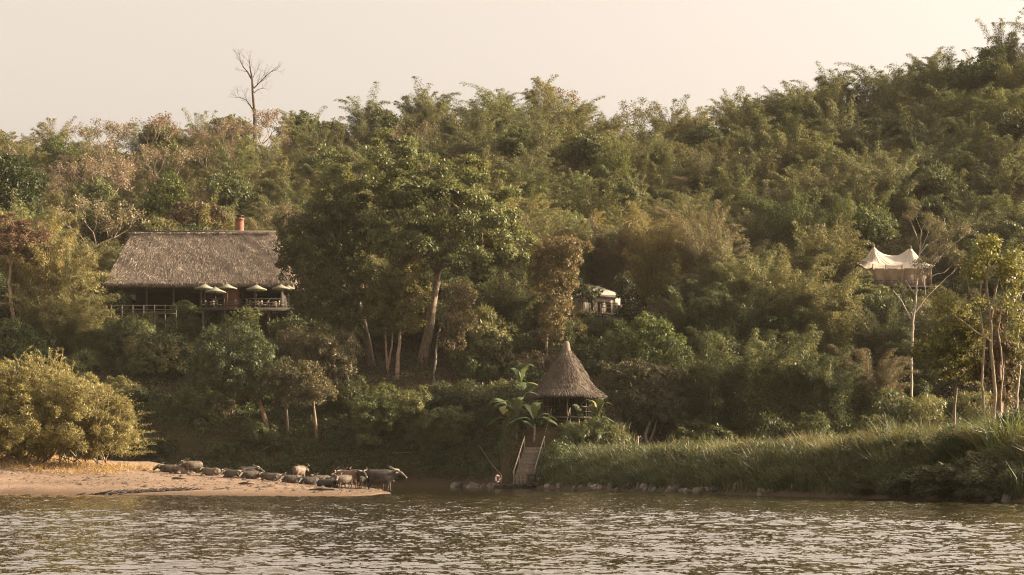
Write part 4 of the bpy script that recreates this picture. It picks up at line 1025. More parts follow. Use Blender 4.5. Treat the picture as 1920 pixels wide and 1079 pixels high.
hero('blossom_tree', 'pinkish brown crowned tree on a tall curving trunk at the left edge', 'tree', (24, 676, None),
     [(.26, [(24, 678), (33, 640), (22, 585), (16, 530), (20, 495)]), (.14, [(20, 497), (6, 470), (-14, 450)]), (.14, [(20, 497), (38, 470), (60, 455)])],
     [(10, 430, 40, 24, 0), (52, 440, 36, 24, 0), (72, 465, 20, 24, 0), (-25, 440, 34, 26, 0), (30, 462, 40, 20, -1), (55, 485, 20, 12, 0)],
     (.15, .092, .065), (.33, .235, .165), 24, L=.2, W=.11, tr=.42, dens=.75, fill=.3)
hero('round_tree', 'dense dark green round tree on the hill at the left edge above the pinkish one', 'tree', (10, 455, 262),
     [(.4, [(10, 455), (12, 420), (15, 390)])], [(10, 325, 44, 34, 0), (40, 350, 32, 30, 0), (0, 360, 46, 34, -1), (35, 385, 34, 26, -1), (-30, 350, 40, 44, 0), (15, 405, 40, 22, 0)],
     (.042, .058, .022), K_GREY, 25, L=.42, W=.24, tr=.65, dens=1.15)
hero('small_tree', 'small bright green tree on the hill right behind the lodge roof', 'tree', (318, 440, 262), [(.2, [(318, 440), (318, 400), (318, 370)])],
     [(318, 345, 16, 22, 0), (300, 375, 26, 22, 0), (330, 375, 20, 24, 0), (285, 405, 26, 20, 0)], (.085, .105, .03), K_GREY, 26, L=.36, W=.2, tr=.55, dens=1.1)
hero('small_tree', 'grey brown half bare tree on the hill directly above the thatched roof', 'tree', (372, 445, 252), [(.25, [(372, 445), (370, 420), (365, 400)])],
     [(345, 405, 28, 20, 0), (375, 395, 30, 20, 0), (400, 412, 24, 20, 0), (360, 425, 40, 14, 0)], (.11, .082, .052), (.30, .24, .18), 27, L=.32, W=.16, tr=.5, dens=.7, fill=.35)
hero('small_tree', 'yellow green tree catching the sun at the left shoulder of the giant tree', 'tree', (640, 400, 240), [(.2, [(640, 400), (640, 360), (642, 330)])],
     [(648, 318, 12, 12, 0), (628, 330, 16, 14, 0), (640, 345, 22, 14, 0), (612, 350, 16, 12, 0)], (.14, .14, .036), K_GREY, 28, L=.3, W=.18, tr=.45, dens=1.0)
hero('vine_tree', 'dense leafy climber clad tree hiding the right end of the cream cabin', 'tree', (1180, 640, 216), [(.15, [(1180, 650), (1178, 600), (1172, 560)])],
     [(1174, 548, 12, 24, 0), (1184, 580, 20, 26, 0), (1174, 604, 18, 18, 0), (1195, 612, 20, 20, 0), (1166, 528, 8, 12, 0)], (.05, .058, .028), K_GREY, 29, L=.24, W=.15, tr=.42, dens=1.05)
hero('broadleaf_tree', 'large leaved tree bough hanging over the roof of the cream cabin', 'tree', (1062, 640, 219), [(.14, [(1062, 640), (1066, 590), (1085, 540)])],
     [(1084, 536, 18, 10, 0), (1106, 543, 12, 10, 0), (1068, 548, 10, 12, 0), (1100, 556, 9, 6, 0)], (.075, .085, .04), K_GREY, 30, L=.5, W=.32, tr=.5, dens=.8, droop=.6)

# golden bush on the sand, lower left
def stems(tb, cb, loc, rng):
    for i in range(34):
        a = loc(rng.uniform(20, 200), 868, rng.uniform(-1.5, 1)); t = loc(rng.uniform(-30, 250), rng.uniform(720, 800), rng.uniform(-3, -1)); tb.tube(bent(a, t, rng, 8, .16), np.linspace(.045, .012, 8), 4, caps=False)
def shoots(tb, cb, loc, rng):
    stems(tb, cb, loc, rng); P, D = [], []
    for i in range(460):
        a = rng.uniform(-.2, math.pi + .1); t = rng.uniform(.6, 1.02); px = 85 + 172 * math.cos(a) * t; py = 838 - 158 * math.sin(a) * t * (1 - .25 * (math.cos(a) > .3))
        p = loc(px, py, rng.uniform(-3.2, 1.5)); d = unit(np.array((math.cos(a) * .6 + rng.normal(0, .3), rng.normal(0, .3), .55 + .5 * math.sin(a)))); L = rng.uniform(.5, 1.9)
        pts = [p + d * L * s + np.array((math.cos(a) * .3, 0, -.35)) * L * s * s for s in np.linspace(0, 1, 6)]; tb.tube(pts, np.linspace(.014, .004, 6), 3, caps=False)
        for s in np.linspace(.1, 1, 26): P.append(p + d * L * s + np.array((math.cos(a) * .3, 0, -.35)) * L * s * s); D.append(unit(d + rng.normal(size=3) * .75))
    cb.leaves(np.array(P), np.array(D), sphere_dirs(rng, len(P)), rng.uniform(.1, .24, len(P)), .045)
hero('golden_bush', 'big rounded golden yellow bush on the sand at the left edge', 'bush', (85, 868, 128), [(.16, [(85, 868), (85, 820), (80, 790)]), (.12, [(90, 860), (140, 810), (160, 790)])],
     [(60, 735, 86, 52, 0), (140, 760, 70, 52, -1), (0, 755, 70, 60, 0), (205, 795, 46, 40, -1), (60, 790, 90, 56, -2), (150, 815, 76, 40, -2), (-20, 800, 60, 60, -1), (232, 815, 28, 30, -1), (200, 835, 40, 20, -1), (25, 840, 60, 26, -1)],
     (.24, .212, .092), (.28, .21, .13), 31, L=.20, W=.045, tr=.42, dens=.8, lai=1.6, droop=-.1, jit=.8, nj=.8, fill=.45, flat=1.0, extra=shoots)

# pale bare tree, sunlit yellow tree and neighbours on the right
def wispy(tips_spec, L0=1.4, depth=3, r=.05, leafn=0):
    def f(tb, cb, loc, rng):
        tips = []
        for a, c, dx, dz in tips_spec: branching(tb, loc(a, c), (dx, rng.uniform(-.2, .2), dz), L0, r, depth, rng, tips, .3, 2, .65, 5)
        if tips and leafn:
            C = np.array([t[0] for t in tips]); O = np.array([t[1] for t in tips])
            tufts(cb, np.concatenate([C, C - O * .3]), np.concatenate([O, O]), .34, leafn, .17, .05, rng, .3)
    return f
hero('pale_bare_tree', 'pale trunked tree with bare wispy branches in front of the twin peaked tent', 'tree', (1709, 790, None),
     [(.15, [(1709, 792), (1709, 720), (1709, 650), (1712, 605), (1717, 560), (1722, 500), (1726, 460)]), (.08, [(1711, 604), (1690, 565), (1674, 544)]), (.085, [(1714, 590), (1735, 560), (1760, 535)]), (.05, [(1717, 555), (1703, 535), (1699, 526)]), (.09, [(1722, 520), (1745, 505), (1765, 480)])],
     [], (.14, .125, .072), (.34, .285, .225), 32,
     extra=wispy([(1726, 462, .1, 1), (1722, 490, .6, .8), (1765, 480, .6, .7), (1760, 535, .8, .5), (1740, 505, .3, 1), (1726, 475, .7, .8), (1735, 490, .9, .5), (1745, 520, .8, .5), (1735, 560, .2, 1), (1726, 470, -.2, .9), (1724, 480, .4, 1), (1715, 530, .6, .6)], 1.5, 4, .05, 16))
def sprays(spec, L=.15, W=.10):
    def f(tb, cb, loc, rng):
        for a, c, rx, rz in spec:
            s = 97 / F; ce = loc(a, c); B = [(ce + rng.normal(size=3) * (rx * s * .75, .35, rz * s * .75), np.array((.26, .26, .19)) * rng.uniform(.6, 1.3)) for _ in range(5)]
            crown(cb, B, rng, tr=.2, dens=.62, lai=.62, L=L, W=W, droop=.2)
    return f
hero('yellow_tree', 'tall sunlit tree with yellow leaf clusters on slim pale trunks near the right edge', 'tree', (1862, 795, 97),
     [(.10, [(1862, 797), (1866, 740), (1858, 660), (1856, 590), (1850, 530), (1838, 490)]), (.07, [(1857, 600), (1868, 540), (1880, 490)]), (.06, [(1856, 590), (1840, 560), (1826, 540)]), (.05, [(1851, 530), (1853, 500), (1850, 470)]), (.05, [(1858, 640), (1800, 600), (1770, 580)]), (.07, [(1846, 797), (1842, 720), (1846, 640), (1836, 580), (1840, 530)]), (.05, [(1876, 797), (1880, 700), (1872, 620), (1878, 560)]), (.03, [(1836, 580), (1818, 550), (1812, 515)])],
     [], (.205, .200, .075), (.30, .23, .155), 33,
     extra=sprays([(1850, 470, 16, 12), (1838, 490, 14, 10), (1885, 490, 18, 14), (1902, 500, 14, 14), (1825, 515, 8, 10), (1815, 495, 6, 6), (1862, 455, 8, 6), (1890, 520, 10, 8), (1775, 560, 10, 10), (1768, 580, 8, 8), (1895, 560, 12, 10), (1830, 570, 14, 10)]))
hero('yellow_tree', 'second slim pale trunk with yellow leaves, rightmost at the right edge', 'tree', (1890, 790, 98),
     [(.09, [(1890, 792), (1884, 740), (1880, 680), (1886, 600), (1896, 540), (1905, 480)]), (.05, [(1886, 610), (1912, 560), (1925, 520)]), (.09, [(1908, 792), (1906, 740), (1912, 690), (1908, 640), (1922, 560)])],
     [], (.195, .19, .075), (.32, .26, .19), 34,
     extra=sprays([(1905, 480, 14, 12), (1915, 500, 10, 14), (1922, 530, 10, 14), (1900, 590, 12, 12), (1915, 610, 12, 14), (1895, 640, 14, 16), (1915, 660, 10, 14)]))
hero('vine_tree', 'brown creeper covered trunk mass between the yellow trees', 'tree', (1872, 800, 98.5), [(.3, [(1872, 802), (1874, 740), (1870, 680), (1872, 620)])],
     [(1868, 650, 12, 30, 0), (1876, 705, 15, 36, 0), (1850, 695, 12, 28, 0), (1870, 600, 9, 20, 0), (1886, 675, 10, 26, 0), (1880, 748, 14, 20, 0)],
     (.12, .085, .042), (.22, .16, .11), 35, L=.15, W=.075, tr=.3, dens=.8, droop=.7)
hero('small_tree', 'light green spreading tree on a thin dark trunk left of the yellow trees', 'tree', (1789, 800, 100), [(.09, [(1788, 802), (1790, 760), (1794, 720), (1796, 690)]), (.05, [(1794, 720), (1760, 680), (1745, 660)]), (.05, [(1795, 715), (1825, 690), (1835, 660)])],
     [(1755, 645, 28, 18, 0), (1790, 640, 30, 22, 0), (1735, 660, 18, 14, 0), (1775, 670, 32, 18, 0), (1815, 665, 26, 22, 0), (1800, 610, 24, 18, 0), (1822, 700, 20, 20, 0), (1770, 700, 18, 12, 0), (1825, 625, 18, 24, 0), (1800, 585, 14, 10, 0)],
     (.155, .148, .05), (.20, .15, .10), 36, L=.15, W=.085, tr=.3, dens=.95)
hero('conifer_branch_tree', 'dark drooping fern like branches poking in at the lower right edge', 'tree', (1925, 850, 88), [(.12, [(1925, 850), (1922, 810), (1920, 780)])],
     [(1900, 790, 22, 5, 0), (1912, 808, 28, 6, 0), (1922, 830, 24, 10, 0), (1892, 806, 14, 4, 0), (1915, 778, 16, 4, 0)], (.036, .048, .02), (.12, .09, .07), 37, L=.2, W=.05, tr=.28, dens=1.0, droop=.6)
# bare tree on the skyline
def ridge_tree():
    rng = np.random.default_rng(9); Y = 338.0; X = X_at(475, Y); z = float(terrain(X, Y)); O = np.array((X, Y, z))
    root = empty('bare_tree', O, 'tall leafless tree standing out against the sky on the left ridge', 'tree')
    loc = lambda a, c: P_at(a, c, Y) - O
    tb, bb = MB(), MB()
    main = [np.array((0, 0, -.2)), loc(478, 225), loc(477, 205), loc(474, 175), loc(473, 150), loc(471, 138), loc(468, 125)]
    tb.tube(main, [.36, .31, .27, .22, .18, .14, .08], 8); tips = []
    lim = [((471, 148), [(464, 135), (456, 126), (450, 112)], .13), ((474, 168), [(482, 160), (487, 155), (497, 145), (508, 135)], .13), ((478, 212), [(470, 200), (462, 188), (452, 184)], .12), ((475, 176), [(484, 168), (493, 166)], .08), ((472, 148), [(470, 130), (468, 118)], .1), ((473, 150), [(477, 140), (482, 134)], .06)]
    for st, pts, r in lim:
        pp = [loc(*st)] + [loc(*q) for q in pts]; bb.tube(pp, np.linspace(r, r * .45, len(pp)), 6, caps=False)
        for i in range(1, len(pp)):
            d = unit(pp[i] - pp[i - 1])
            for _ in range(2 if i < len(pp) - 1 else 3): branching(bb, pp[i], unit(d + rng.normal(size=3) * .6 + (0, 0, .3)), 1.0, r * .34, 4, rng, tips, .2, 2, .75, 4, .7)
    tb.build('trunk', BARK, root, (.12, .095, .08), smooth=True); bb.build('branches', BARK, root, (.13, .10, .085))
ridge_tree()

# ------------------------------------------------------------------ repeated plants: one of each built, the rest copied
def proto(name, foliage, wood, wname, fname):
    r = empty(name, (0, 0, -200), 'x', 'x'); wood.build(wname, BARK, r, K_GREY); foliage.build(fname, LEAF, r, C_MID); return r
rng = np.random.default_rng(101)
BAMB = []
for i, (nc, ln, L, Wd) in enumerate(((18, .36, .34, .08), (21, .28, .32, .075), (17, .50, .34, .08), (24, .42, .32, .075), (15, .24, .34, .08), (20, .56, .32, .075))):
    cu, lf = bamboo(rng, 9.0, nc, ln, L, Wd); BAMB.append(proto('bamboo_clump', lf, cu, 'culms', 'foliage'))
BAMB2 = []
for i, (nc, ln) in enumerate(((22, .34), (26, .42), (20, .26))):
    cu, lf = bamboo(rng, 9.0, nc, ln, .22, .055, 18, 100, .05, .62); BAMB2.append(proto('bamboo_clump', lf, cu, 'culms', 'foliage'))
BROAD = []
for i in range(5):
    lf, tk = MB(), MB(); hgt = 8.0; nb = 7 + i
    th = np.linspace(0, 2 * math.pi, nb, endpoint=False) + rng.random(nb)
    bl = [(np.array((math.cos(t) * rng.uniform(1.1, 2.1), math.sin(t) * rng.uniform(1.1, 2.1), rng.uniform(3.6, 6.4))), np.array((1.5, 1.5, 1.15)) * rng.uniform(.75, 1.2)) for t in th] + [(np.array((0, 0, 6.6)), np.array((1.5, 1.5, 1.2)))]
    tk.tube(bent((0, 0, -.4), (0, 0, 5.5), rng, 7, .06), np.linspace(.28, .1, 7), 7)
    for c, rr in bl: tk.tube(bent((0, 0, 3.2), c, rng, 5, .12), np.linspace(.12, .03, 5), 5, caps=False)
    crown(lf, bl, rng, tr=.6, dens=1.0, L=.36, W=.2, fill=.2); BROAD.append(proto('hill_tree', lf, tk, 'trunk', 'crown'))
BARE = []
for i in range(3):
    lf, tk = MB(), MB(); tips = []
    tk.tube(bent((0, 0, -.4), (0, 0, 3.0), rng, 5, .06), np.linspace(.2, .13, 5), 6)
    for q in range(5): branching(tk, (0, 0, 2 + q * .22), unit(np.array((math.cos(q * 1.3), math.sin(q * 1.3), .9))), 2.1, .09, 3, rng, tips, .25, 2, .65, 5)
    C = np.array([t[0] for t in tips]); O = np.array([t[1] for t in tips]); tufts(lf, np.concatenate([C, C - O * .5]), np.concatenate([O, O]), .55, 15, .25, .14, rng, .3)
    BARE.append(proto('thinning_tree', lf, tk, 'trunk', 'crown'))
SHRUB = []
for i in range(6):
    lf, tk = MB(), MB(); nb = 5 + i % 3
    bl = [(np.array((rng.uniform(-1, 1), rng.uniform(-1, 1), rng.uniform(.7, 1.9))), np.array((.95, .95, .85)) * rng.uniform(.7, 1.15)) for t in range(nb)]
    for c, rr in bl: tk.tube(bent((0, 0, -.3), c, rng, 5, .12), np.linspace(.07, .02, 5), 5, caps=False)
    if i < 3: crown(lf, bl, rng, tr=.42, dens=1.0, L=.20, W=.10, fill=.2, low=-.9, droop=.35)
    else: crown(lf, bl, rng, tr=.5, dens=1.0, L=.28, W=.075, fill=.2, low=-.9, droop=.5)
    SHRUB.append(proto('bank_shrub', lf, tk, 'stems', 'foliage'))
first = set()
def plant(pr, loc, rz, sc, label, group, cat, fol, wood, fname, wname):
    key = pr.name
    if key not in first:
        first.add(key); r = pr; r.location = loc; r.rotation_euler = (0, 0, rz); r.scale = (sc, sc, sc) if np.ndim(sc) == 0 else sc
        r['label'] = label; r['category'] = cat; r['group'] = group
        for c in r.children: c.color = (*(fol if c.name.split('.')[0] == fname else wood), 1)
        return r
    r = copy_tree(pr, loc, rz, sc, label, group, {fname: fol, wname: wood}); r['category'] = cat; return r
CN = [('olive', C_OLIVE), ('grey green', C_SAGE), ('deep green', C_DEEP), ('mid green', C_MID), ('golden', C_GOLD), ('brownish', C_BROWN), ('pinkish brown', C_PINK)]
CD = dict(CN)
def jitter(c, r, a=.30): return tuple(np.clip(np.array(c) * r.uniform(1 - a, 1 + a) * r.uniform(.95, 1.05, 3), .01, .6))
ZN = [(235, 'at the far left'), (430, 'behind the thatched lodge roof'), (600, 'between the lodge and the giant tree'), (760, 'behind the left half of the giant crown'), (960, 'behind the right half of the giant crown'),
      (1110, 'above the thatched hut'), (1290, 'above the cream cabin'), (1450, 'on the middle of the right slope'), (1600, 'left of the twin peaked tent'), (1760, 'above the twin peaked tent'), (2400, 'at the far right')]
def zone(px): return next(n for x, n in ZN if px < x)

# bamboo that stands out: (px, py of the foot, py of the top, width factor, colour, label)
BIG = [(108, 640, 392, .95, 'golden', 'golden bamboo clump left of the lodge roof, the tallest of three'), (128, 640, 440, .8, 'olive', 'olive bamboo clump touching the left end of the lodge roof'), (66, 610, 378, .95, 'golden', 'golden bamboo clump rising behind the pinkish tree at the left edge'),
       (150, 668, 535, 1.0, 'olive', 'low olive bamboo clump in front of the left golden bamboo'), (96, 668, 500, 1.1, 'olive', 'dark olive bamboo clump beside the curving trunk at the left'),
       (1150, 552, 398, 1.0, 'brownish', 'brown bamboo clump right above the cream cabin roof'), (1225, 556, 366, 1.0, 'golden', 'tall tan bamboo clump with a high feathery top, right of the cabin'), (1312, 556, 372, 1.0, 'brownish', 'tall brown bamboo clump in the centre of the brown stand'),
       (1345, 620, 400, 1.0, 'brownish', 'brown bamboo clump at the right of the brown stand'), (1410, 640, 440, 1.1, 'olive', 'olive dome of bamboo right of the brown stand'), (1488, 668, 452, 1.1, 'olive', 'broad olive dome of bamboo left of the twin peaked tent'),
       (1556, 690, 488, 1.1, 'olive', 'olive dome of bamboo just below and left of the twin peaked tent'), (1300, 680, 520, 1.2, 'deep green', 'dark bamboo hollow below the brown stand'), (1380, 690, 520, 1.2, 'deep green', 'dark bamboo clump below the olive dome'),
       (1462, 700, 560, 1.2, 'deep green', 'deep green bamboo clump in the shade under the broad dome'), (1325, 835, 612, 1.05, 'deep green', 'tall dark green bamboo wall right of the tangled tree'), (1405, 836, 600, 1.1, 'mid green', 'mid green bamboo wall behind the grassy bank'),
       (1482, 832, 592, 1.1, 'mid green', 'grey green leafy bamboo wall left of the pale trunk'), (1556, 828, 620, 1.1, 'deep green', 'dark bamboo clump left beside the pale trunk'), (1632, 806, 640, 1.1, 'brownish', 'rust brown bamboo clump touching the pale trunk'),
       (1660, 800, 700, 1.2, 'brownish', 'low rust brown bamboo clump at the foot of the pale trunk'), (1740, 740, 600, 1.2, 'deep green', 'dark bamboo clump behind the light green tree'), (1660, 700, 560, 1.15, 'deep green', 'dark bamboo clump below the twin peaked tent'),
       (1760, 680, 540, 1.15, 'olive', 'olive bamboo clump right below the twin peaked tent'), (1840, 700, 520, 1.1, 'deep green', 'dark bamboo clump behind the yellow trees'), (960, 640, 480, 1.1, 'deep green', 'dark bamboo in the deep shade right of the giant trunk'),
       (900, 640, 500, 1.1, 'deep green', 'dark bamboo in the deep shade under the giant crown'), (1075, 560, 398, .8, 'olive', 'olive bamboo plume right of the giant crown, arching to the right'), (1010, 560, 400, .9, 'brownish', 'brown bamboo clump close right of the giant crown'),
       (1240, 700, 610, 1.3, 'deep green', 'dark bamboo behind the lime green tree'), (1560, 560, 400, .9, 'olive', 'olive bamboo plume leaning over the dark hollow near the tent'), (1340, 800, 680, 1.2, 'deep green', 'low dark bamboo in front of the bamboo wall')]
r2 = np.random.default_rng(55)
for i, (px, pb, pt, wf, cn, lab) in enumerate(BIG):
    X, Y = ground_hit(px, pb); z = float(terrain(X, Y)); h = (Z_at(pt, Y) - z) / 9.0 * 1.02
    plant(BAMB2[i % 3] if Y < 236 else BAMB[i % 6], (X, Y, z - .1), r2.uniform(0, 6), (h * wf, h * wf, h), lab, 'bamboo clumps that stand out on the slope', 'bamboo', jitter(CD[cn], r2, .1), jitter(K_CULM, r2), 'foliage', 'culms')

# the forest on the hill
HILL = []
r3 = np.random.default_rng(77)
y = 238.0
while y < 358:
    step = 7.6 + (y - 238) * .012
    half = y * .27 + 8
    x = -half + r3.uniform(0, step)
    while x < half + 16:
        X = x + r3.normal(0, 1.4); Y = y + r3.normal(0, 1.8)
        HILL.append((X, Y)); x += step * r3.uniform(.82, 1.2)
    y += step * .98
for X, Y in HILL:
    z = float(terrain(X, Y)); px, py = proj(X, Y, z)
    big = r3.random()
    if px < -60 or px > 2030: continue
    if Y < 252 and (180 < px < 570 or 1590 < px < 1770): 
        if Y < 244: continue
    crest = Y - float(foot_y(X)) > 150
    left = px < 520
    u = wav(X, Y, 21, .9) + r3.normal(0, .5)
    if not clear(X, Y, z, 6, 8): continue
    where = ('on the skyline ' if crest else 'high on the hill ' if Y > 300 else 'on the lower hill ') + zone(px)
    if r3.random() < (.3 if left and Y > 285 else .07):
        cn = 'pinkish brown' if left else 'brownish'
        plant(BARE[int(r3.integers(3))], (X, Y, z - .2), r3.uniform(0, 6), r3.uniform(.95, 1.35), f'{cn} half bare tree {where}', f'{cn} half bare trees {where}', 'tree', jitter(CD[cn], r3), (.26, .2, .15), 'crown', 'trunk')
    elif r3.random() < .15:
        cn = 'deep green' if u < .5 else 'mid green'
        plant(BROAD[int(r3.integers(5))], (X, Y, z - .5), r3.uniform(0, 6), r3.uniform(.8, 1.15), f'{cn} leafy tree {where}', f'{cn} leafy trees {where}', 'tree', jitter(CD[cn], r3), K_GREY, 'crown', 'trunk')
    else:
        cn = 'grey green' if u < -.35 else 'golden' if u > (1.05 if not left else .75) else 'olive' if u > -.05 else 'mid green'
        if px > 1450 and cn == 'golden': cn = 'olive'
        h = r3.uniform(.72, 1.14)
        plant(BAMB[int(r3.integers(6))], (X, Y, z - .3), r3.uniform(0, 6), (h * r3.uniform(1.05, 1.35), h * r3.uniform(1.05, 1.35), h), f'{cn} bamboo clump {where}', f'{cn} bamboo clumps {where}', 'bamboo', jitter(CD[cn], r3), jitter(K_CULM, r3), 'foliage', 'culms')
print('hill plants', len(HILL))

# shrubs on the lower slope and bank
SZ = [(270, 'behind the golden bush'), (420, 'below the pole fence'), (560, 'below the dining deck'), (690, 'behind the standing buffalo'), (830, 'below the big trunks'), (960, 'left of the banana plants'), (1130, 'round the thatched hut'),
      (1300, 'under the lime green tree'), (1480, 'behind the grassy bank'), (1700, 'left of the pale trunk'), (2400, 'under the yellow trees')]
r4 = np.random.default_rng(31); ns = 0
for it in range(900):
    px = r4.uniform(-20, 1940); Y = (r4.uniform(176, 236) if it < 500 else r4.uniform(188, 206)) if px < 1020 else r4.uniform(150, 232); X = X_at(px, Y)
    if Y < float(foot_y(X)) - 1.0 or (it > 620 and px > 900): continue
    sd = float(shore_dist(X, Y))
    if sd < 1.6: continue
    z = float(terrain(X, Y)); sc = r4.uniform(.75, 1.5) * (1.0 if Y < 205 else 1.25) * (.55 if sd < 5 else 1)
    if not clear(X, Y, z, 3.2 * sc, 2.7 * sc): continue
    if 200 < px < 560 and Y > 218: continue
    if 1055 < px < 1300 and 215 < Y: continue
    if 1600 < px < 1760 and Y > 229: continue
    cn = ('deep green', 'deep green', 'olive', 'brownish', 'mid green', 'deep green')[int(r4.integers(6))]
    low = Y < 200
    zn = next(n for a, n in SZ if px < a)
    where = ('low on the shaded bank ' if low else 'higher on the shaded slope ') + zn
    fc = np.array(CD[cn]) * (.8 if cn == 'brownish' else 1)
    plant(SHRUB[int(r4.integers(6))], (X, Y, z - .15), r4.uniform(0, 6), (sc, sc, sc * r4.uniform(.8, 1.15)), f'{cn} shrub {where}', f'{cn} shrubs {where}', 'shrub', jitter(fc, r4), (.16, .12, .09), 'foliage', 'stems')
    ns += 1
    if ns >= 258: break
print('shrubs', ns)
def big_shrub(px, pb, pt, wd, label, color, seed):
    rng = np.random.default_rng(seed); h = pb - pt; bl = []
    for i in range(9):
        a = rng.uniform(-1, 1); t = rng.uniform(.25, .8); bl.append((px + a * wd * .32, pb - h * t * (1 - .25 * abs(a)), wd * rng.uniform(.18, .26), h * rng.uniform(.16, .24), rng.uniform(-1.2, .6)))
    hero('tall_shrub', label, 'shrub', (px, pb, None), [(.08, [(px, pb + 2), (px + 3, pb - h * .25), (px - 4, pb - h * .5)])], bl, color, (.16, .12, .09), seed, 'shrubs that stand out', L=.19, W=.10, tr=.38, dens=.85, droop=.4)
# a few shrubs that stand out
for i, (px, pb, pt, cn, lab) in enumerate(((705, 846, 700, 'mid green', 'tall grey green shrub on the bank below the big trunks, tallest of its neighbours'), (790, 830, 720, 'olive', 'olive shrub on the bank right of the tall grey green one'), (848, 836, 752, 'mid green', 'round bright shrub on the bank left of the banana plants'),
        (655, 780, 700, 'deep green', 'dark shrub left of the tall grey green one'), (1118, 846, 786, 'deep green', 'dark bush on the mound right below the hut'), (1150, 850, 800, 'olive', 'olive bush between the hut and the two stumps'), (1110, 842, 790, 'olive', 'fine leaved bush at the right of the hut stairs'), (1068, 838, 795, 'mid green', 'low bush beside the dark hut stairs'), (455, 618, 575, 'mid green', 'little tree top poking up in front of the deck railing'), (395, 620, 590, 'olive', 'flat topped shrub under the left end of the deck'),
        (430, 640, 588, 'olive', 'leafy bush hiding the middle of the deck posts'), (500, 640, 586, 'deep green', 'dark bush hiding the deck posts under the right parasols'), (548, 640, 575, 'deep green', 'dark bush at the right end of the deck'), (250, 640, 592, 'brownish', 'brown bush below the middle of the pole fence'), (1098, 640, 596, 'mid green', 'bush on the slope under the front of the cream cabin'), (1064, 650, 600, 'olive', 'bush on the slope below the left end of the cream cabin'), (1140, 650, 598, 'deep green', 'bush on the slope below the right end of the cream cabin'), (290, 640, 590, 'mid green', 'green bush below the right part of the pole fence'), (214, 640, 590, 'olive', 'olive bush below the left end of the pole fence'), (1640, 600, 529, 'olive', 'olive bush hiding the left half of the tent platform'), (1700, 600, 530, 'deep green', 'dark bush hiding the middle of the tent platform'), (1748, 605, 532, 'olive', 'olive bush hiding the right end of the tent platform'), (1612, 600, 520, 'olive', 'round olive bush under the white parasols'), (335, 600, 548, 'deep green', 'dark leafy bush at the left end of the deck'), (350, 640, 560, 'mid green', 'bush hanging below the left end of the deck'), (1790, 875, 800, 'deep green', 'dark mound of leaves on the grassy bank below the yellow grass'), (1735, 870, 815, 'deep green', 'dark hummock on the grassy bank left of the tall grass'))):
    X, Y = ground_hit(px, pb); z = float(terrain(X, Y)); h = (Z_at(pt, Y) - z) / 2.7
    if h > 1.1: big_shrub(px, pb, pt, (pb - pt) * (.75 if h > 2 else 1.1), lab, jitter(CD[cn], r4, .1), 300 + i); continue
    plant(SHRUB[(i * 2 + 1) % 6], (X, Y, z - .1), i * 1.3, h, lab, 'shrubs that stand out', 'shrub', jitter(CD[cn], r4, .1), (.16, .12, .09), 'foliage', 'stems')

for i, (px, pb, pt) in enumerate(((1700, 934, 872), (1752, 935, 862), (1806, 937, 852), (1858, 938, 858), (1902, 940, 868), (1648, 930, 880), (1590, 928, 884), (1520, 924, 882), (1835, 900, 835), (1896, 905, 842), (1460, 905, 868), (1380, 915, 885), (1560, 890, 850), (1640, 890, 845), (1700, 900, 850), (1280, 910, 880), (1190, 905, 878), (1110, 905, 872))):
    X, Y = ground_hit(px, pb - 10); z = float(terrain(X, Y)); h = (Z_at(pt, Y) - z) / 2.7
    plant(SHRUB[i % 6], (X, Y, z - .3), i * 1.7, (h * 1.7, h * 1.5, h), 'dark weedy shrub among the grass of the right bank', 'weedy shrubs on the right bank', 'shrub', jitter((.080, .088, .042), r4, .2), (.16, .12, .09), 'foliage', 'stems')

# ------------------------------------------------------------------ banana plants
def banana(px, pb, pt, nleaf, label, seed, stem_px=None):
    rng = np.random.default_rng(seed); X, Y = ground_hit(px, pb); z = float(terrain(X, Y)); H = Z_at(pt, Y) - z
    root = empty('banana_plant', (X, Y, z), label, 'banana plant'); hs = H * .42
    t = MB(); t.tube(bent((0, 0, -.2), (.05, 0, hs), rng, 5, .05), np.linspace(.14, .09, 5), 8); t.build('stem', BARK, root, (.20, .16, .10), smooth=True)
    for i in range(nleaf):
        th = i * 2.4 + rng.uniform(-.3, .3); up = rng.uniform(.35, 2.0); L = rng.uniform(.75, 1.05) * H; Wd = L * .27
        o2 = np.array((math.cos(th), math.sin(th), 0)); sd = np.array((-math.sin(th), math.cos(th), 0))
        s = np.linspace(0, 1, 11); ctr = np.array((.05, 0, hs)) + o2 * (L * (s * .45 / (.4 + up) + .35 * s ** 2))[:, None] + np.array((0, 0, 1.0)) * (L * (up * s - (.55 + .35 * up) * s ** 2.2))[:, None]
        wd = Wd * np.interp(s, [0, .14, .18, .4, .8, 1], [.04, .05, .5, 1, .85, .05]) / 2
        G = np.stack([ctr - sd * wd[:, None] - np.array((0, 0, .22)) * wd[:, None] + rng.normal(size=(11, 3)) * .02, ctr, ctr + sd * wd[:, None] - np.array((0, 0, .22)) * wd[:, None] + rng.normal(size=(11, 3)) * .02])
        m = MB(); m.grid(G); c = (.10, .13, .06) if rng.random() < .85 else (.17, .15, .045); m.build('leaf', LEAF, root, jitter(c, rng), smooth=True)
banana(952, 826, 740, 12, 'largest banana plant, a many leaved clump left of the pale stairs', 3)
banana(968, 828, 752, 7, 'banana plant growing just right of the largest one', 4)
banana(1001, 834, 752, 6, 'small banana plant with a thin bare stem beside the top of the pale stairs', 5)
banana(1122, 812, 756, 6, 'banana plant with hanging leaves under the right eave of the hut', 6)
banana(1084, 806, 760, 4, 'short banana plant right of the dark hut stairs', 7)
banana(975, 760, 690, 4, 'banana plant in the shade up left of the hut roof', 8)

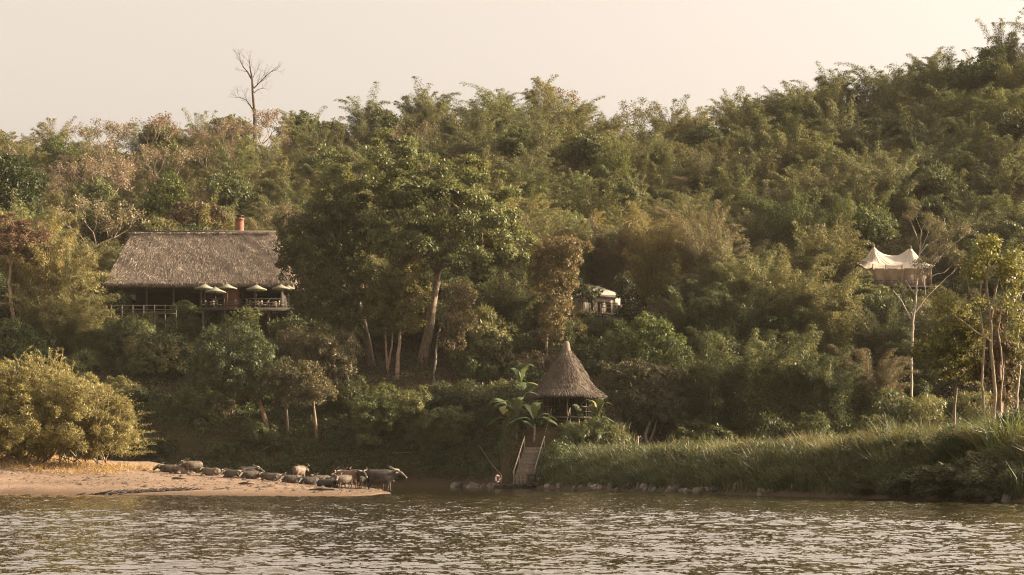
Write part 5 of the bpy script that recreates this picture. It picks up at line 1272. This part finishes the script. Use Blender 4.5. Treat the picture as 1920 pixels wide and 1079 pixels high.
# ------------------------------------------------------------------ the small bamboo that closes the gaps between the clumps
def thicket():
    rg = np.random.default_rng(88); V, Q = [], []
    for i in range(5):
        cu, lf = bamboo(rg, 9.0, 11, .5, .58, .13, 9, 34, .1, .95); V.append(np.concatenate(lf.v)); Q.append(np.concatenate(lf.f4))
    for part, lab, col, x0, x1 in (('left', 'small olive bamboo filling the gaps on the hill left of the giant tree', (.165, .155, .074), -110, -12), ('right', 'small green bamboo filling the gaps on the hill right of the giant tree', (.148, .152, .068), -12, 125)):
        m = MB(); n = 0
        while n < 210:
            Y = rg.uniform(240, 356); X = rg.uniform(max(x0, -Y * .275), min(x1, Y * .275)); z = float(terrain(X, Y))
            px, py = proj(X, Y, z)
            if (180 < px < 570 and Y < 252) or (1590 < px < 1770 and Y < 250) or not clear(X, Y, z, 5, 6): n += .2; continue
            k = int(rg.integers(5)); h = rg.uniform(.42, .78); a = rg.uniform(0, 6); c, s = math.cos(a) * h, math.sin(a) * h
            P = V[k]; m.add(np.stack([P[:, 0] * c - P[:, 1] * s, P[:, 0] * s + P[:, 1] * c, P[:, 2] * h], 1) + (X, Y, z - .2), Q[k]); n += 1
        o = m.build('bamboo_thicket', LEAF, color=col); tag(o, lab, 'bamboo thicket', kind='stuff')
thicket()

# ------------------------------------------------------------------ ground cover
r5 = np.random.default_rng(61)
def scatter(n, xr, yr, test):
    X = r5.uniform(*xr, n); Y = r5.uniform(*yr, n); k = test(X, Y); return X[k], Y[k]
def cover(name, label, n, xr, yr, test, colors, k, L, W, r, hmax, droop=.2, cat='undergrowth'):
    X, Y = scatter(n, xr, yr, test); Z = terrain(X, Y)
    lump = np.clip(.5 + .5 * wav(X, Y, 2.4, .5) + r5.normal(0, .25, len(X)), 0, 1.3)
    C = np.stack([X, Y, Z + .1 + hmax * lump], 1); O = unit(np.stack([np.zeros(len(X)), np.full(len(X), -.5), np.full(len(X), .8)], 1))
    m = MB(); tufts(m, C, O, r, k, L, W, r5, droop); o = m.build(name, LEAF, color=colors); tag(o, label, cat, kind='stuff'); return o
def out_of(X, Y):
    ok = np.ones(X.shape, bool)
    for cx, cyy, rx, ry, pz in PADS[:3]: ok &= ~((np.abs(X - cx) < rx * .95) & (np.abs(Y - cyy) < ry + 1.5))
    for ax_, ay_, bx_, by_ in ((1.0, 172, 2.1, 178), (3.6, 177.6, 4.5, 181)):
        t = np.clip(((X - ax_) * (bx_ - ax_) + (Y - ay_) * (by_ - ay_)) / ((bx_ - ax_) ** 2 + (by_ - ay_) ** 2), 0, 1); ok &= np.hypot(X - ax_ - t * (bx_ - ax_), Y - ay_ - t * (by_ - ay_)) > 1.15
    return ok
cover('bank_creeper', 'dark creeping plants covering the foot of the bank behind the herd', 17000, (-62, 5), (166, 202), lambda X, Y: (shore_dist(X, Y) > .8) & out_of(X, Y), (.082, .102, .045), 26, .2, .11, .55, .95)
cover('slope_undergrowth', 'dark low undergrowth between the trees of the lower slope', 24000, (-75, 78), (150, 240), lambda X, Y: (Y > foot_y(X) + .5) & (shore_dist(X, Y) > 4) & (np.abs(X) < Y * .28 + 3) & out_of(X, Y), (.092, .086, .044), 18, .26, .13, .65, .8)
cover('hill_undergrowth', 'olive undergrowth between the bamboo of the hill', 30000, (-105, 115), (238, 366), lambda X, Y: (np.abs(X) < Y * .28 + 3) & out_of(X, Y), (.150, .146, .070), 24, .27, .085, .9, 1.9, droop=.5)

def grass(name, label, n, xr, yr, test, fn, color, k, L, W, cat='grass', kind='stuff', spread=.25, lean=.45, hump=.6):
    X, Y = scatter(n, xr, yr, test); Z = fn(X, Y)
    hh = .55 + hump * np.clip(.5 + .5 * wav(X, Y, 2.1, 1.7), 0, 1) + r5.normal(0, .12, len(X))
    lx = .2 * wav(X, Y, 1.6, .2) + r5.normal(0, .15, len(X)); 
    P = np.repeat(np.stack([X, Y, Z - .05], 1), k, 0) + r5.normal(size=(len(X) * k, 3)) * (spread, spread, .03)
    D = unit(np.stack([r5.normal(0, lean, len(P)) + np.repeat(lx, k), r5.normal(0, lean, len(P)), np.ones(len(P))], 1)); s = np.repeat(hh, k) * r5.uniform(.5, 1.15, len(P)) * L
    # two segments per blade, the upper one bending over
    m = MB(); mid = P + D * (s * .55)[:, None]; D2 = unit(D + np.stack([r5.normal(0, .5, len(P)), r5.normal(0, .5, len(P)), np.full(len(P), -.35)], 1))
    Sd = unit(np.cross(D, sphere_dirs(r5, len(P)))); w = (W * r5.uniform(.6, 1.3, len(P)))[:, None]
    tip = mid + D2 * (s * .5)[:, None]
    V = np.stack([P - Sd * w / 2, P + Sd * w / 2, mid + Sd * w * .42, mid - Sd * w * .42, tip], 1).reshape(-1, 3); b = np.arange(len(P))[:, None] * 5
    m.add(V, b + np.array((0, 1, 2, 3)), b + np.array((3, 2, 4)))
    o = m.build(name, LEAF, color=color); tag(o, label, cat, kind=kind); return o
inbank = lambda X, Y: (shore_dist(X, Y) > .55) & (Y < foot_y(X) + 5) & (np.abs(X) < Y * .275 + 2) & (X > -3) & out_of(X, Y)
grass('bank_grass', 'tall green grass covering the right river bank', 21000, (-3, 45), (68, 180), inbank, terrain, (.074, .085, .039), 13, 1.25, .045)
grass('dry_grass', 'tan dry grass mixed into the green right bank', 4200, (-3, 45), (68, 180), lambda X, Y: inbank(X, Y) & (wav(X, Y, 4.2, 2.7) > -.1), terrain, (.17, .135, .065), 10, 1.2, .035)
cover('bank_weeds', 'dark leafy weeds along the foot of the right bank', 5200, (-2, 40), (68, 175), lambda X, Y: (shore_dist(X, Y) > .7) & (shore_dist(X, Y) < 5.0) & (X > 3.6) & (np.abs(X) < Y * .275 + 2), (.080, .088, .043), 16, .16, .09, .4, .45)
spitg = lambda X, Y: (Y > spit_front(X) + 9 + 3 * wav(X, Y, 3, .4)) & (X < np.interp(Y, [110, 125, 131, 136], [-28, -24.5, -23.5, -22.8])) & (X > -Y * .29 - 2)
grass('dry_grass', 'straw coloured dry grass under the golden bush', 5200, (-48, -20), (118, 140), spitg, spit_z, (.34, .235, .125), 9, .55, .03, spread=.3, lean=.9)
grass('bank_grass', 'sparse green shoots along the back of the shaded bank', 2600, (-40, 2), (188, 194), lambda X, Y: (shore_dist(X, Y) > 1.0), terrain, (.075, .075, .034), 9, .8, .035)
# the two tussocks of tall grass
def tussock(px, pb, pt, label, seed, color, w=1.0):
    rng = np.random.default_rng(seed); X, Y = ground_hit(px, pb); z = float(terrain(X, Y)); H = Z_at(pt, Y) - z; n = 900
    P = rng.normal(size=(n, 3)) * (.38 * w, .38 * w, 0); D = unit(np.stack([P[:, 0] * .7 + rng.normal(0, .16, n), P[:, 1] * .7 + rng.normal(0, .16, n), np.ones(n)], 1))
    m = MB(); s = H * rng.uniform(.55, 1.0, n); k = 4; t = np.linspace(0, 1, k + 1)
    Sd = unit(np.cross(D, sphere_dirs(rng, n))); V = []
    for i in range(k + 1):
        c = P + D * (s * t[i])[:, None] + np.stack([D[:, 0], D[:, 1], np.full(n, -.35)], 1) * (s * .55 * t[i] ** 3)[:, None]
        ww = .022 * (1 - t[i] * .92); V += [c - Sd * ww, c + Sd * ww]
    V = np.stack(V, 1).reshape(-1, 3); b = np.arange(n)[:, None] * (2 * k + 2)
    m.add(V, np.concatenate([b + np.array((2 * i, 2 * i + 1, 2 * i + 3, 2 * i + 2)) for i in range(k)]))
    o = m.build('tall_grass', LEAF, color=color); o.location = (X, Y, z); tag(o, label, 'tall grass')
r6 = np.random.default_rng(71)
def tall_patch(n, p0, p1, lo, hi, label, group, cols, mul=1.0):
    proto_t = []
    for i in range(n):
        px = p0 + (p1 - p0) * (i + r6.uniform(0, 1)) / n; Yb = 3920 / (np.interp(px, [1020, 1100, 1300, 1500, 1700, 1920], [917, 920, 926, 932, 938, 943]) - 893); t = r6.uniform(lo, hi)
        X = X_at(px, Yb) + t * .95; Y = Yb + t * 1.2; z = float(terrain(X, Y)); 
        if len(proto_t) < 4:
            rng = np.random.default_rng(900 + i + int(p0)); k = 260; P = rng.normal(size=(k, 3)) * (.3, .3, 0); D = unit(np.stack([P[:, 0] * .9 + rng.normal(0, .2, k), P[:, 1] * .9 + rng.normal(0, .2, k), np.ones(k)], 1)); s = rng.uniform(.6, 1.5, k)
            m = MB(); mid = P + D * (s * .55)[:, None]; D2 = unit(D + np.stack([P[:, 0], P[:, 1], np.full(k, -.3)], 1) + rng.normal(size=(k, 3)) * .35); Sd = unit(np.cross(D, sphere_dirs(rng, k))); w = .014
            tip = mid + D2 * (s * .5)[:, None]; V = np.stack([P - Sd * w, P + Sd * w, mid + Sd * w * .8, mid - Sd * w * .8, tip], 1).reshape(-1, 3); b5 = np.arange(k)[:, None] * 5
            m.add(V, b5 + np.array((0, 1, 2, 3)), b5 + np.array((3, 2, 4))); o = m.build('grass_tussock', LEAF); proto_t.append(o)
        else: o = proto_t[int(r6.integers(4))].copy(); COL.objects.link(o)
        o.location = (X, Y, z - .05); sc = r6.uniform(.5, 1.1) * mul; o.scale = (sc * 1.2, sc * 1.2, sc); o.rotation_euler = (0, 0, r6.uniform(0, 6)); o.color = (*jitter(cols[int(r6.integers(len(cols)))], r6), 1)
        tag(o, label, 'grass tussock', group)
tall_patch(34, 1060, 1420, 3.5, 7, 'ragged grass tussock on top of the bank below the bamboo wall', 'tussocks on the bank left of the bright grass', [(.13, .125, .052), (.17, .145, .07)])
tall_patch(40, 1420, 1700, 3.0, 8, 'taller grass tussock on the bank left of the bright yellow green grass', 'tussocks on the bank below the pale trunk', [(.12, .125, .05), (.16, .15, .06), (.19, .155, .08)])
tall_patch(30, 1700, 1910, 2.0, 7, 'brownish grass tussock on the bank below the yellow trees', 'tussocks on the bank at the far right', [(.12, .115, .05), (.18, .14, .07)])
tall_patch(30, 1540, 1905, 3.0, 7.5, 'tall upright reeds on the crest of the right bank under the yellow trees', 'reeds on the right bank', [(.11, .125, .055), (.13, .13, .06), (.16, .15, .07)], 1.4)
tall_patch(44, 1040, 1900, .8, 2.6, 'dark drooping grass tussock low on the right bank just above the waterline', 'tussocks low on the right bank', [(.07, .078, .036), (.09, .085, .04)])
tussock(1752, 835, 772, 'bright yellow green tussock of tall grass on the right bank, the left one', 1, (.20, .20, .05))
tussock(1840, 840, 778, 'yellow tussock of tall grass below the yellow trees', 2, (.22, .185, .055), 1.3)
tussock(1868, 845, 780, 'smaller golden tussock of tall grass close to the dark fern like branches', 3, (.24, .17, .06))
tussock(1700, 840, 805, 'low green tussock at the left foot of the bright one', 4, (.14, .15, .05), 1.2)


# ------------------------------------------------------------------ evening haze
m, n, o_ = newmat('haze'); pv = N(n, 'ShaderNodeVolumePrincipled'); pv.inputs['Color'].default_value = (.95, .88, .76, 1); pv.inputs['Density'].default_value = .000055
n.links.new(pv.outputs[0], o_.inputs['Volume'])
b = MB(); b.box((0, 350, 58.2), (1440, 1140, 124)); o = b.build('haze', m); tag(o, 'thin warm evening haze in the valley', 'haze', kind='stuff')
